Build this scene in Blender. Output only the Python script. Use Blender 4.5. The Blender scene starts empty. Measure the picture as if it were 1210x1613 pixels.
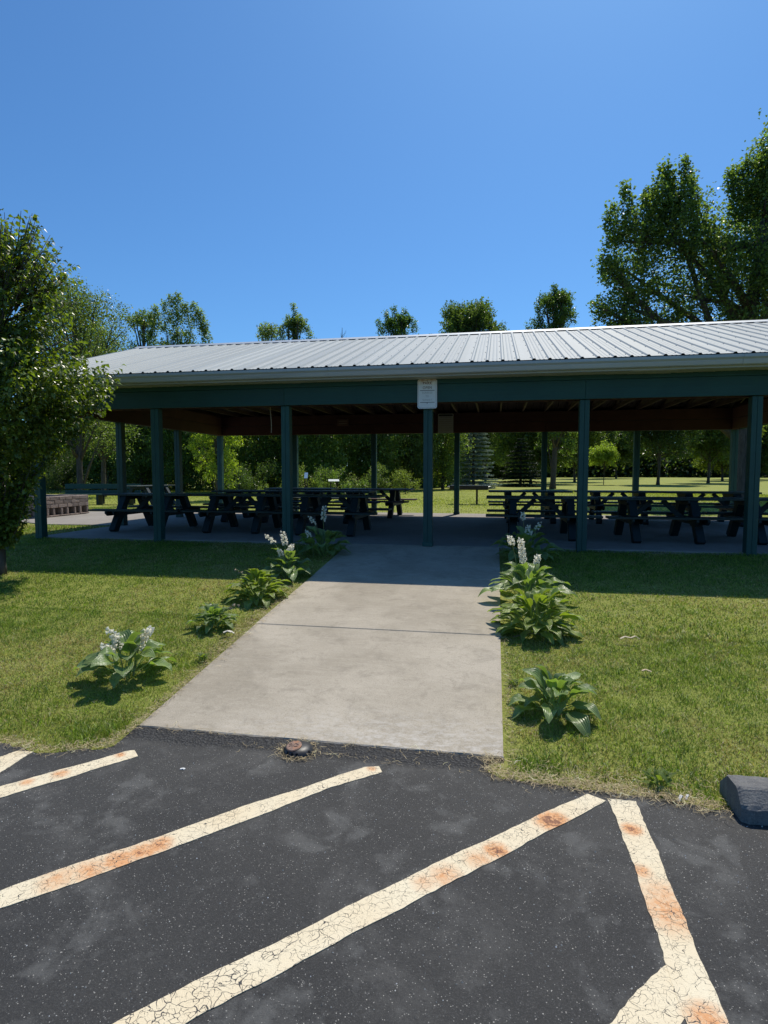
import bpy, bmesh, math, random
import numpy as np
from mathutils import Vector, Matrix
R = math.radians
scn = bpy.context.scene
COL = scn.collection

# ---------------------------------------------------------------- camera, sky, sun, exposure
cam = bpy.data.cameras.new('camera')
cam.sensor_fit = 'VERTICAL'; cam.sensor_height = 24.0; cam.lens = 13.887
cam.clip_start = 0.05; cam.clip_end = 4000
camo = bpy.data.objects.new('camera', cam); COL.objects.link(camo)
camo.location = (1.0816, -9.7599, 1.2175)
camo.rotation_euler = (R(86.1555), R(0.0), R(10.577))
scn.camera = camo

SUN_EL, SUN_AZ = R(59.5), R(12.7)          # azimuth from +Y towards +X
world = bpy.data.worlds.new('World'); scn.world = world; world.use_nodes = True
nt = world.node_tree; nt.nodes.clear()
sky = nt.nodes.new('ShaderNodeTexSky'); sky.sky_type = 'NISHITA'; sky.sun_disc = False
sky.sun_elevation = SUN_EL; sky.sun_rotation = SUN_AZ
sky.altitude = 100; sky.air_density = 1.0; sky.dust_density = 0.8; sky.ozone_density = 4.0
bg = nt.nodes.new('ShaderNodeBackground'); bg.inputs['Strength'].default_value = 0.086
wo = nt.nodes.new('ShaderNodeOutputWorld')
tint = nt.nodes.new('ShaderNodeMix'); tint.data_type = 'RGBA'; tint.blend_type = 'MULTIPLY'; tint.inputs['Factor'].default_value = 1
tint.inputs['B'].default_value = (.62, 1.07, 1.42, 1)      # clear deep blue summer sky
nt.links.new(sky.outputs[0], tint.inputs['A']); nt.links.new(tint.outputs['Result'], bg.inputs[0]); nt.links.new(bg.outputs[0], wo.inputs[0])
sl = bpy.data.lights.new('sun', 'SUN'); sl.energy = 4.2; sl.angle = R(0.53); sl.color = (1, .925, .80)
slo = bpy.data.objects.new('sun', sl); COL.objects.link(slo)
sd = Vector((math.cos(SUN_EL)*math.sin(SUN_AZ), math.cos(SUN_EL)*math.cos(SUN_AZ), math.sin(SUN_EL)))
slo.rotation_euler = sd.to_track_quat('Z', 'Y').to_euler(); slo.location = (0, 20, 30)
scn.view_settings.view_transform = 'Standard'; scn.view_settings.look = 'None'
scn.view_settings.exposure = 0.10; scn.view_settings.gamma = 1.0
scn.view_settings.use_curve_mapping = False
scn.cycles.caustics_reflective = False; scn.cycles.max_bounces = 8; scn.cycles.transmission_bounces = 6; scn.cycles.transparent_max_bounces = 8

# ---------------------------------------------------------------- helpers
def tag(o, label=None, cat=None, group=None, kind=None):
    if label: o['label'] = label
    if cat: o['category'] = cat
    if group: o['group'] = group
    if kind: o['kind'] = kind
    return o

def link(o, parent=None):
    COL.objects.link(o)
    if parent is not None: o.parent = parent
    return o

def empty(name, loc=(0, 0, 0), rz=0.0):
    o = bpy.data.objects.new(name, None); o.location = loc; o.rotation_euler = (0, 0, rz)
    o.empty_display_size = 0.1
    return link(o)

def obj(name, me, mat=None, parent=None, loc=(0, 0, 0), rot=(0, 0, 0)):
    o = bpy.data.objects.new(name, me)
    if mat is not None and len(me.materials) == 0: me.materials.append(mat)
    o.location = loc; o.rotation_euler = rot
    return link(o, parent)

def copy_tree(o, parent=None):
    c = o.copy(); link(c, parent)
    for ch in list(o.children): copy_tree(ch, c)
    return c

def np_mesh(name, V, F, col=None, smooth=False):
    """V (n,3), F (m,k) all faces with k corners"""
    me = bpy.data.meshes.new(name)
    V = np.asarray(V, np.float32); F = np.asarray(F, np.int32)
    me.vertices.add(len(V)); me.vertices.foreach_set('co', V.ravel())
    k = F.shape[1]
    me.loops.add(F.size); me.loops.foreach_set('vertex_index', F.ravel())
    me.polygons.add(len(F)); me.polygons.foreach_set('loop_start', np.arange(0, F.size, k, dtype=np.int32))
    me.polygons.foreach_set('loop_total', np.full(len(F), k, np.int32))
    me.polygons.foreach_set('use_smooth', np.full(len(F), bool(smooth)))
    if col is not None:
        a = me.color_attributes.new('Col', 'FLOAT_COLOR', 'POINT')
        c = np.ones((len(V), 4), np.float32); c[:, :3] = col
        a.data.foreach_set('color', c.ravel())
    me.update(calc_edges=True)
    return me

class MB:
    """collects boxes, prisms, tubes into one mesh"""
    def __init__(s): s.v = []; s.f = []
    def add(s, vs, fs):
        n = len(s.v); s.v += [tuple(v) for v in vs]; s.f += [tuple(i+n for i in f) for f in fs]; return s
    def box(s, c, d, rot=None, ch=0.0):
        hx, hy, hz = d[0]/2, d[1]/2, d[2]/2
        if ch <= 0:
            vs = [Vector((x, y, z)) for x in (-hx, hx) for y in (-hy, hy) for z in (-hz, hz)]
            fs = [(0, 1, 3, 2), (4, 6, 7, 5), (0, 4, 5, 1), (2, 3, 7, 6), (0, 2, 6, 4), (1, 5, 7, 3)]
        else:
            bm = bmesh.new(); bmesh.ops.create_cube(bm, size=1)
            for v in bm.verts: v.co = Vector((v.co.x*d[0], v.co.y*d[1], v.co.z*d[2]))
            bmesh.ops.bevel(bm, geom=list(bm.edges), offset=ch, segments=1, affect='EDGES')
            vs = [v.co.copy() for v in bm.verts]; bm.verts.index_update()
            fs = [tuple(v.index for v in f.verts) for f in bm.faces]; bm.free()
        if rot is not None: vs = [rot @ v for v in vs]
        return s.add([v + Vector(c) for v in vs], fs)
    def beam(s, a, b, w, h, up=(0, 0, 1), ch=0.0):
        a = Vector(a); b = Vector(b); d = b-a; L = d.length; x = d.normalized()
        y = Vector(up).cross(x)
        if y.length < 1e-5: y = Vector((0, 1, 0)).cross(x)
        y.normalize(); z = x.cross(y)
        M = Matrix((x, y, z)).transposed()
        return s.box((a+b)/2, (L, w, h), M, ch)
    def prism(s, prof, x0, x1):
        """profile list of (y,z) extruded along x"""
        n = len(prof)
        vs = [(x0, p[0], p[1]) for p in prof] + [(x1, p[0], p[1]) for p in prof]
        fs = [tuple(range(n))[::-1], tuple(range(n, 2*n))]
        fs += [(i, (i+1) % n, n+(i+1) % n, n+i) for i in range(n)]
        return s.add(vs, fs)
    def tube(s, pts, rad, n=8, cap=True):
        pts = [Vector(p) for p in pts]; m = len(pts)
        if not hasattr(rad, '__len__'): rad = [rad]*m
        vs = []; prev = None
        for i, p in enumerate(pts):
            t = (pts[min(i+1, m-1)]-pts[max(i-1, 0)]).normalized()
            if prev is None:
                a = Vector((1, 0, 0)) if abs(t.x) < .8 else Vector((0, 1, 0)); u = t.cross(a).normalized()
            else: u = (prev - t*prev.dot(t)).normalized()
            prev = u; w = t.cross(u)
            for k in range(n):
                an = 2*math.pi*k/n; vs.append(p+(u*math.cos(an)+w*math.sin(an))*rad[i])
        fs = [(i*n+k, i*n+(k+1) % n, (i+1)*n+(k+1) % n, (i+1)*n+k) for i in range(m-1) for k in range(n)]
        if cap: fs += [tuple(range(n))[::-1], tuple((m-1)*n+k for k in range(n))]
        return s.add(vs, fs)
    def lathe(s, prof, n=24, c=(0, 0, 0)):
        vs = []
        for r, z in prof:
            for k in range(n): vs.append((c[0]+r*math.cos(2*math.pi*k/n), c[1]+r*math.sin(2*math.pi*k/n), c[2]+z))
        m = len(prof)
        fs = [(i*n+k, i*n+(k+1) % n, (i+1)*n+(k+1) % n, (i+1)*n+k) for i in range(m-1) for k in range(n)]
        fs += [tuple((m-1)*n+k for k in range(n))]
        return s.add(vs, fs)
    def mesh(s, name, smooth=False):
        me = bpy.data.meshes.new(name); me.from_pydata([tuple(v) for v in s.v], [], s.f)
        if smooth:
            me.polygons.foreach_set('use_smooth', [True]*len(me.polygons))
        me.update(); return me
    def build(s, name, mat, parent=None, smooth=False, loc=(0, 0, 0), rot=(0, 0, 0)):
        return obj(name, s.mesh(name, smooth), mat, parent, loc, rot)

# ---------------------------------------------------------------- materials
class NT:
    def __init__(s, name):
        s.m = bpy.data.materials.new(name); s.m.use_nodes = True; s.t = s.m.node_tree; s.t.nodes.clear()
        s.out = s.t.nodes.new('ShaderNodeOutputMaterial')
    def n(s, typ, **k):
        nd = s.t.nodes.new(typ)
        for a, v in k.items():
            if a.startswith('i_'):
                key = a[2:].replace('_', ' ')
                nd.inputs[int(key) if key.isdigit() else key].default_value = v
            else: setattr(nd, a, v)
        return nd
    def l(s, a, b): s.t.links.new(a, b)
    def co(s, which='Object', scale=(1, 1, 1)):
        t = s.n('ShaderNodeTexCoord'); m = s.n('ShaderNodeMapping'); s.l(t.outputs[which], m.inputs[0])
        m.inputs['Scale'].default_value = scale; return m.outputs[0]
    def noise(s, vec, scale, detail=4, rough=.55, dist=0.0):
        n = s.n('ShaderNodeTexNoise'); n.inputs['Scale'].default_value = scale; n.inputs['Detail'].default_value = detail
        n.inputs['Roughness'].default_value = rough; n.inputs['Distortion'].default_value = dist
        s.l(vec, n.inputs['Vector']); return n.outputs['Fac']
    def ramp(s, fac, stops):
        r = s.n('ShaderNodeValToRGB'); e = r.color_ramp.elements
        while len(e) < len(stops): e.new(0.5)
        for i, (p, c) in enumerate(stops):
            e[i].position = p; e[i].color = (c[0], c[1], c[2], 1) if hasattr(c, '__len__') else (c, c, c, 1)
        s.l(fac, r.inputs[0]); return r.outputs[0]
    def mix(s, f, a, b, mode='MIX'):
        m = s.n('ShaderNodeMix', data_type='RGBA', blend_type=mode)
        for sock, v in ((m.inputs['Factor'], f), (m.inputs['A'], a), (m.inputs['B'], b)):
            if hasattr(v, 'is_linked') or isinstance(v, bpy.types.NodeSocket): s.l(v, sock)
            elif sock.name == 'Factor': sock.default_value = v
            else: sock.default_value = (v[0], v[1], v[2], 1)
        return m.outputs['Result']
    def math(s, op, a, b=None, clamp=False):
        m = s.n('ShaderNodeMath', operation=op, use_clamp=clamp)
        for i, v in enumerate((a, b)):
            if v is None: continue
            if isinstance(v, bpy.types.NodeSocket): s.l(v, m.inputs[i])
            else: m.inputs[i].default_value = v
        return m.outputs[0]
    def bump(s, h, dist=.01, strength=1.0):
        b = s.n('ShaderNodeBump'); b.inputs['Distance'].default_value = dist; b.inputs['Strength'].default_value = strength
        s.l(h, b.inputs['Height']); return b.outputs[0]
    def pbr(s, col, rough=.8, metal=0.0, normal=None, spec=None):
        p = s.n('ShaderNodeBsdfPrincipled')
        for nm, v in (('Base Color', col), ('Roughness', rough), ('Metallic', metal), ('Specular IOR Level', spec)):
            if v is None: continue
            if isinstance(v, bpy.types.NodeSocket): s.l(v, p.inputs[nm])
            elif nm == 'Base Color': p.inputs[nm].default_value = (v[0], v[1], v[2], 1)
            else: p.inputs[nm].default_value = v
        if normal is not None: s.l(normal, p.inputs['Normal'])
        return p.outputs[0]
    def done(s, sh): s.l(sh, s.out.inputs[0]); return s.m

def rnd(N, amt):
    """per-object brightness factor"""
    oi = N.n('ShaderNodeObjectInfo'); mr = N.n('ShaderNodeMapRange')
    mr.inputs['To Min'].default_value = 1-amt; mr.inputs['To Max'].default_value = 1+amt
    N.l(oi.outputs['Random'], mr.inputs['Value']); return mr.outputs[0]

def scale_col(N, c, f):
    v = N.n('ShaderNodeVectorMath', operation='SCALE'); N.l(c, v.inputs[0]); N.l(f, v.inputs['Scale']); return v.outputs[0]

def mat_painted_wood(name, col, col2, axis=(1, 14, 14), rough=.55, amt=.12, bump=.002):
    N = NT(name); v = N.co('Object', axis)
    g = N.noise(v, 3.0, 6, .6); p = N.noise(N.co('Object'), 2.2, 5, .6)
    c = N.mix(N.ramp(p, [(.42, 0.0), (.72, 1.0)]), col, col2)
    c = N.mix(N.ramp(g, [(.3, 0.35), (.6, 0.0)]), c, [x*.5 for x in col])
    c = scale_col(N, c, rnd(N, amt))
    return N.done(N.pbr(c, rough, 0, N.bump(g, bump)))

M = {}
M['teal_board'] = mat_painted_wood('teal_painted_board', (.006, .056, .046), (.009, .068, .055))
M['teal_post'] = mat_painted_wood('teal_painted_post', (.007, .062, .056), (.020, .088, .075), axis=(14, 14, 1))
M['brown_wood'] = mat_painted_wood('red_brown_stained_wood', (.060, .020, .017), (.085, .030, .025), rough=.8)
M['truss_wood'] = mat_painted_wood('old_brown_timber', (.032, .017, .015), (.05, .027, .024), axis=(14, 1, 14), rough=.85)
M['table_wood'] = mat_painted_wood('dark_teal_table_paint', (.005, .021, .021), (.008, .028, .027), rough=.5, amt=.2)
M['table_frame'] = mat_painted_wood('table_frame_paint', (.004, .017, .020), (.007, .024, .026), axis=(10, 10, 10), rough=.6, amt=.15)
M['brown_table'] = mat_painted_wood('brown_table_paint', (.07, .028, .030), (.10, .045, .044), rough=.5, amt=.2)

def mat_roof():
    N = NT('light_grey_ribbed_steel'); v = N.co('Object', (1, 1, 1))
    n = N.noise(v, 1.5, 6, .6); s = N.noise(N.co('Object', (9, .7, .7)), 4, 5, .65)
    c = N.mix(N.ramp(n, [(.3, 0.), (.7, 1.)]), (.365, .395, .385), (.40, .425, .41))
    c = scale_col(N, c, rnd(N, .05))
    return N.done(N.pbr(c, .55, .0, None, .2))
M['roof'] = mat_roof()

def mat_simple(name, col, rough=.5, metal=0., var=.15, scale=6, dirt=None, bump=.001, stretch=(1, 1, 1)):
    N = NT(name); n = N.noise(N.co('Object', stretch), scale, 6, .6)
    c = N.mix(N.ramp(n, [(.3, 0.), (.7, 1.)]), [x*(1-var) for x in col], [min(1, x*(1+var)) for x in col])
    if dirt is not None:
        d = N.noise(N.co('Object', stretch), scale*.4, 6, .7); c = N.mix(N.ramp(d, [(.52, 0.), (.7, 1.)]), c, dirt)
    return N.done(N.pbr(c, rough, metal, N.bump(n, bump)))
M['gutter'] = mat_simple('grey_white_aluminium_gutter', (.42, .45, .47), .42, .1, .06, 2, (.30, .31, .31), stretch=(.4, 4, 4))
M['soffit'] = mat_simple('pale_vinyl_soffit', (.50, .50, .47), .5, 0, .06, 3, (.36, .35, .31))
M['iron'] = mat_simple('dark_rusty_iron', (.035, .03, .03), .6, .5, .4, 20, (.08, .035, .02))
M['grey_steel'] = mat_simple('galvanised_steel', (.35, .36, .36), .4, .7, .15, 10)
M['sign_print'] = mat_simple('faded_sign_print', (.32, .27, .25), .7, 0, .2, 40)
M['sign_pale_print'] = mat_simple('bleached_sign_print', (.40, .41, .40), .7, 0, .1, 40)
M['sign_rust_print'] = mat_simple('brown_sign_print', (.22, .12, .09), .7, 0, .3, 40)
M['paper'] = mat_simple('grey_white_notice', (.42, .42, .42), .6, 0, .06, 10)
M['rope'] = mat_simple('pale_rope', (.4, .33, .25), .9, 0, .2, 60)
M['underside_shade'] = mat_simple('panel_underside_painted_shade', (.055, .045, .04), .8, 0, .2, 3)  # shade under the roof put into the colour of the panel undersides
def mat_sign():
    N = NT('white_sign_enamel'); n = N.noise(N.co('Object'), 9, 5, .65)
    tc = N.n('ShaderNodeTexCoord'); sx = N.n('ShaderNodeSeparateXYZ'); N.l(tc.outputs['Generated'], sx.inputs[0])
    top = N.math('MULTIPLY', N.ramp(sx.outputs['Z'], [(.80, 0.), (1.0, 1.)]), N.ramp(n, [(.4, 0.), (.62, 1.)]))
    c = N.mix(N.ramp(n, [(.3, 0.), (.8, 1.)]), (.78, .79, .80), (.70, .70, .70))
    c = N.mix(top, c, (.50, .30, .20))
    return N.done(N.pbr(c, .35))
M['sign'] = mat_sign()

def mat_concrete(name, base, dark, light, white_y=None, bd=.004):
    N = NT(name); v = N.co('Object')
    big = N.noise(v, .9, 6, .62); mid = N.noise(N.co('Object', (2.0, 9, 1)), 2.6, 9, .75); fine = N.noise(v, 110, 5, .75)
    broom = N.noise(N.co('Object', (3, 120, 1)), 1.0, 3, .5)
    c = N.mix(N.ramp(big, [(.38, 0.), (.62, 1.)]), dark, base)
    c = N.mix(N.ramp(mid, [(.48, 0.), (.78, .5)]), c, light)
    c = N.mix(N.ramp(mid, [(.25, .35), (.40, .0)]), c, [x*.72 for x in dark])
    c = N.mix(N.ramp(fine, [(.36, .5), (.5, 0.)]), c, [x*.6 for x in dark])
    c = N.mix(N.ramp(fine, [(.58, 0.), (.72, .45)]), c, [min(1, x*1.35) for x in light])
    spots = N.noise(v, 22, 4, .7)
    st = N.noise(v, 4.5, 8, .8, .4)
    c = N.mix(N.ramp(st, [(.50, 0.), (.66, .55)]), c, [x*.68 for x in dark])
    c = N.mix(N.ramp(spots, [(.63, 0.), (.74, .6)]), c, [x*.55 for x in dark])
    if white_y is not None:
        g = N.n('ShaderNodeNewGeometry'); sx = N.n('ShaderNodeSeparateXYZ'); N.l(g.outputs['Position'], sx.inputs[0])
        mr = N.n('ShaderNodeMapRange'); mr.inputs['From Min'].default_value = white_y+.62; mr.inputs['From Max'].default_value = white_y+.10
        N.l(sx.outputs['Y'], mr.inputs['Value'])
        mx = N.n('ShaderNodeMapRange'); mx.inputs['From Min'].default_value = -1.0; mx.inputs['From Max'].default_value = .3
        N.l(sx.outputs['X'], mx.inputs['Value'])
        w = N.noise(N.co('Object', (3, 5, 1)), 5, 9, .8)
        k = N.math('MULTIPLY', N.math('MULTIPLY', mr.outputs[0], mx.outputs[0]), N.ramp(w, [(.46, 0.), (.60, .7)]))
        c = N.mix(k, c, (.56, .53, .48))
    h = N.math('ADD', N.math('MULTIPLY', fine, .5), N.math('MULTIPLY', broom, .35))
    return N.done(N.pbr(c, .9, 0, N.bump(h, bd, .8)))
M['path'] = mat_concrete('weathered_path_concrete', (.435, .385, .305), (.32, .28, .215), (.52, .465, .375), -6.15)
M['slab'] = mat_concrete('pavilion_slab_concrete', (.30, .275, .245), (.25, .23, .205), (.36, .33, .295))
M['kerb'] = mat_concrete('rough_wheel_stop_concrete', (.27, .265, .25), (.14, .14, .14), (.46, .43, .36), None, .02)

def mat_asphalt():
    N = NT('old_sealed_asphalt'); v = N.co('Object')
    big = N.noise(v, 1.3, 6, .6); pat = N.noise(v, 4.5, 5, .6, .3); fine = N.noise(v, 210, 4, .8); gr = N.noise(v, 70, 6, .8)
    c = N.mix(N.ramp(big, [(.35, 0.), (.7, 1.)]), (.023, .0225, .022), (.037, .036, .034))
    c = N.mix(N.ramp(pat, [(.54, 0.), (.66, .7)]), c, (.11, .11, .105))
    blot = N.noise(N.co('Object'), 11, 4, .6)
    c = N.mix(N.ramp(blot, [(.64, 0.), (.74, .4)]), c, (.11, .11, .105))
    worn = N.noise(v, 1.9, 7, .72, .5)
    c = N.mix(N.ramp(worn, [(.52, 0.), (.68, .75)]), c, (.082, .08, .075))
    c = N.mix(N.ramp(worn, [(.26, .6), (.42, 0.)]), c, (.014, .014, .014))
    c = N.mix(N.ramp(fine, [(.53, 0.), (.70, .9)]), c, (.13, .13, .125))
    c = N.mix(N.ramp(gr, [(.3, .85), (.48, 0.)]), c, (.007, .0075, .008))
    for sc, th, p in ((150, .30, .90), (85, .22, .95), (40, .11, .96)):
        vo = N.n('ShaderNodeTexVoronoi', feature='F1'); vo.inputs['Scale'].default_value = sc; N.l(v, vo.inputs['Vector'])
        sp = N.n('ShaderNodeSeparateColor'); N.l(vo.outputs['Color'], sp.inputs[0])
        m = N.math('MULTIPLY', N.math('LESS_THAN', vo.outputs['Distance'], th), N.math('GREATER_THAN', sp.outputs[0], p))
        c = N.mix(m, c, N.mix(sp.outputs[1], (.13, .13, .125), (.42, .40, .36)))
    # rougher, cracked strip against the walkway
    g = N.n('ShaderNodeNewGeometry'); sx = N.n('ShaderNodeSeparateXYZ'); N.l(g.outputs['Position'], sx.inputs[0])
    e = N.math('ADD', sx.outputs['Y'], N.math('MULTIPLY', N.noise(v, 3, 4, .6), .12))
    strip = N.ramp(N.math('ADD', e, 7.0), [(.70, 0.), (.78, 1.)])
    vo = N.n('ShaderNodeTexVoronoi', feature='F1'); vo.inputs['Scale'].default_value = 60; N.l(v, vo.inputs['Vector'])
    rc = N.mix(N.ramp(vo.outputs['Distance'], [(.15, 1.), (.5, 0.)]), (.012, .012, .013), (.07, .07, .07))
    c = N.mix(strip, c, rc)
    h = N.math('ADD', N.math('MULTIPLY', fine, .5), N.math('ADD', gr, N.math('MULTIPLY', strip, N.math('MULTIPLY', vo.outputs['Distance'], -2.5))))
    return N.done(N.pbr(c, N.ramp(gr, [(.3, .62), (.7, .85)]), 0, N.bump(h, .006, .9)))
M['asphalt'] = mat_asphalt()

def mat_paint():
    N = NT('cracked_cream_line_paint')
    g = N.n('ShaderNodeNewGeometry'); v = g.outputs['Position']
    big = N.noise(v, 3, 5, .6); fine = N.noise(v, 220, 3, .6)
    dn = N.n('ShaderNodeTexNoise'); dn.inputs['Scale'].default_value = 14; N.l(v, dn.inputs['Vector'])
    mv = N.n('ShaderNodeVectorMath', operation='MULTIPLY_ADD'); N.l(dn.outputs['Color'], mv.inputs[0])
    mv.inputs[1].default_value = (.07, .07, .07); N.l(v, mv.inputs[2])
    c = N.mix(N.ramp(big, [(.3, 0.), (.7, 1.)]), (.76, .675, .49), (.72, .60, .40))
    c = N.mix(N.ramp(fine, [(.3, .35), (.5, 0.)]), c, (.62, .52, .36))
    rust = None
    for (x, y, r, a) in ((-.46, -7.30, .06, 1.0), (-.51, -7.36, .07, .95), (-.58, -7.44, .085, .8), (-.66, -7.52, .09, .62), (-.76, -7.60, .09, .5),
                         (1.39, -6.76, .085, 1.25), (1.11, -7.05, .06, 1.1), (1.03, -7.13, .07, .5), (.89, -7.27, .08, .55), (.80, -7.33, .06, .4),
                         (1.77, -6.76, .05, 1.1), (1.74, -7.08, .05, .7), (1.79, -7.22, .10, .5), (1.79, -7.31, .13, .62), (-1.40, -6.80, .05, .7),
                         (-1.2, -6.53, .035, .8), (-1.52, -6.92, .04, .7), (1.78, -7.80, .07, .8), (.38, -6.41, .03, .8)):
        d = N.n('ShaderNodeVectorMath', operation='DISTANCE'); N.l(v, d.inputs[0]); d.inputs[1].default_value = (x, y, -.545)
        mr = N.n('ShaderNodeMapRange', interpolation_type='SMOOTHSTEP'); mr.inputs['From Min'].default_value = r*1.6; mr.inputs['From Max'].default_value = 0
        mr.inputs['To Max'].default_value = a; N.l(d.outputs['Value'], mr.inputs['Value'])
        rust = mr.outputs[0] if rust is None else N.math('MAXIMUM', rust, mr.outputs[0])
    rn = N.math('MULTIPLY', rust, N.ramp(N.noise(v, 34, 8, .8), [(.3, .25), (.62, 1.35)]))
    c = N.mix(N.ramp(rn, [(.05, 0.), (.7, .85)]), c, (.64, .27, .085))
    c = N.mix(N.ramp(rn, [(.85, 0.), (1.1, .8)]), c, (.16, .06, .035))
    # cracks and chips
    cr = None
    near = N.n('ShaderNodeSeparateXYZ'); N.l(v, near.inputs[0])
    wear = N.ramp(N.math('ADD', near.outputs['Y'], 8.6), [(.5, 1.0), (2.0, .45)])
    for sc, w, gs in ((17, .050, 4), (40, .075, 7)):
        vo = N.n('ShaderNodeTexVoronoi', feature='DISTANCE_TO_EDGE'); vo.inputs['Scale'].default_value = sc; vo.inputs['Randomness'].default_value = 1
        N.l(mv.outputs[0], vo.inputs['Vector'])
        gate = N.math('MULTIPLY', N.ramp(N.noise(v, gs*3, 6, .75), [(.44, 0.), (.72, w)]), wear)
        m = N.math('LESS_THAN', vo.outputs['Distance'], gate)
        cr = m if cr is None else N.math('MAXIMUM', cr, m)
    for sc, th in ((60, .66), (26, .69), (140, .70)):
        cr = N.math('MAXIMUM', cr, N.math('GREATER_THAN', N.noise(mv.outputs[0], sc, 6, .75), th))
    c = N.mix(cr, c, (.045, .045, .046))
    h = N.math('SUBTRACT', fine, N.math('MULTIPLY', cr, 1.5))
    return N.done(N.pbr(c, .75, 0, N.bump(h, .003, .8)))
M['paint'] = mat_paint()

def mat_lawn():
    N = NT('mown_lawn_ground'); g = N.n('ShaderNodeNewGeometry'); v = g.outputs['Position']
    big = N.noise(v, .35, 5, .6); mid = N.noise(v, 2.5, 6, .65); fine = N.noise(v, 35, 5, .75)
    c = N.mix(N.ramp(big, [(.35, 0.), (.65, 1.)]), (.25, .285, .055), (.31, .33, .075))
    c = N.mix(N.ramp(mid, [(.50, 0.), (.72, .6)]), c, (.36, .33, .12))
    c = N.mix(N.ramp(fine, [(.35, .6), (.55, 0.)]), c, (.08, .11, .02))
    c = N.mix(N.ramp(fine, [(.56, 0.), (.74, .5)]), c, (.22, .23, .09))
    return N.done(N.pbr(c, .9, 0, N.bump(fine, .03, .7), .2))
M['lawn'] = mat_lawn()

def mat_leaf(name, trans=.52, rough=.36, tcol=(1.9, 2.05, .6), spec=.5, bump=False):
    N = NT(name); a = N.n('ShaderNodeAttribute', attribute_name='Col'); c = a.outputs['Color']
    p = N.pbr(c, rough, 0, None, spec)
    tc = N.mix(1.0, c, tcol, 'MULTIPLY')
    t = N.n('ShaderNodeBsdfTranslucent'); N.l(tc, t.inputs[0])
    mx = N.n('ShaderNodeMixShader'); mx.inputs[0].default_value = trans
    N.l(p, mx.inputs[1]); N.l(t.outputs[0], mx.inputs[2])
    return N.done(mx.outputs[0])
M['leaf'] = mat_leaf('tree_leaf')
M['glossy_leaf'] = mat_leaf('glossy_pear_leaf', .42, .33, (1.8, 1.9, .4), .6)
M['grass'] = mat_leaf('grass_blade', .42, .45, (1.35, 1.4, .6), .4)
M['straw'] = mat_leaf('dry_straw', .2, .7, (1, 1, .8), .2)
M['needle'] = mat_leaf('spruce_needle', .12, .55, (1.2, 1.3, .8), .3)

def mat_hosta(name, col, col2, tcol):
    N = NT(name); tc = N.n('ShaderNodeTexCoord'); sx = N.n('ShaderNodeSeparateXYZ'); N.l(tc.outputs['UV'], sx.inputs[0])
    n = N.noise(N.co('Object'), 14, 4, .6)
    c = N.mix(N.ramp(n, [(.3, 0.), (.7, 1.)]), col, col2)
    w = N.n('ShaderNodeTexWave', wave_type='BANDS', bands_direction='X'); w.inputs['Scale'].default_value = 2.6
    N.l(tc.outputs['UV'], w.inputs['Vector'])
    c = scale_col(N, c, rnd(N, .22))
    rim = N.ramp(N.math('ABSOLUTE', N.math('SUBTRACT', sx.outputs['X'], .5)), [(.44, 0.), (.49, .55)])
    c = N.mix(rim, c, (.42, .46, .28))
    mid = N.ramp(N.math('ABSOLUTE', N.math('SUBTRACT', sx.outputs['X'], .5)), [(.015, .6), (.04, 0.)])
    c = N.mix(mid, c, [min(1, x*1.8) for x in col2])
    p = N.pbr(c, .32, 0, N.bump(w.outputs['Fac'], .004, .7), .65)
    t = N.n('ShaderNodeBsdfTranslucent'); N.l(N.mix(1.0, c, tcol, 'MULTIPLY'), t.inputs[0])
    mx = N.n('ShaderNodeMixShader'); mx.inputs[0].default_value = .33
    N.l(p, mx.inputs[1]); N.l(t.outputs[0], mx.inputs[2]); return N.done(mx.outputs[0])
M['hosta_green'] = mat_hosta('hosta_leaf_mid_green', (.16, .235, .09), (.22, .30, .11), (1.7, 1.9, .5))
M['hosta_lime'] = mat_hosta('hosta_leaf_yellow_green', (.19, .27, .06), (.26, .33, .085), (1.6, 1.7, .4))
def mat_petal():
    N = NT('white_hosta_petal')
    p = N.pbr((.95, .93, .83), .6); t = N.n('ShaderNodeBsdfTranslucent'); t.inputs[0].default_value = (.95, .92, .80, 1)
    mx = N.n('ShaderNodeMixShader'); mx.inputs[0].default_value = .55; N.l(p, mx.inputs[1]); N.l(t.outputs[0], mx.inputs[2])
    return N.done(mx.outputs[0])
M['petal'] = mat_petal()
M['dry_stalk'] = mat_simple('dry_tan_stalk', (.34, .27, .18), .8, 0, .2, 20)
M['stalk'] = mat_simple('green_flower_stalk', (.16, .20, .07), .5, 0, .2, 20)
def mat_bark(name, a, b):
    N = NT(name); n = N.noise(N.co('Object', (6, 6, 1)), 3, 7, .7)
    return N.done(N.pbr(N.mix(N.ramp(n, [(.35, 0.), (.65, 1.)]), a, b), .95, 0, N.bump(n, .03)))
M['bark'] = mat_bark('rough_grey_brown_bark', (.045, .038, .032), (.12, .10, .085))
M['pale_bark'] = mat_bark('pale_grey_bark', (.12, .11, .10), (.22, .21, .19))
def mat_block():
    N = NT('tan_split_face_block'); n = N.noise(N.co('Object'), 9, 7, .7); f = N.noise(N.co('Object'), 60, 4, .7)
    c = N.mix(N.ramp(n, [(.3, 0.), (.7, 1.)]), (.24, .18, .15), (.36, .29, .25))
    c = scale_col(N, c, rnd(N, .18))
    return N.done(N.pbr(c, .95, 0, N.bump(N.math('ADD', n, f), .02)))
M['block'] = mat_block()
def mat_foliage_mass():
    N = NT('dark_woodland_interior'); n = N.noise(N.co('Object'), 1.4, 8, .75)
    c = N.mix(N.ramp(n, [(.4, 0.), (.65, 1.)]), (.018, .028, .010), (.05, .075, .022))
    return N.done(N.pbr(c, .9, 0, N.bump(n, .4)))
M['woodland'] = mat_foliage_mass()

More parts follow.
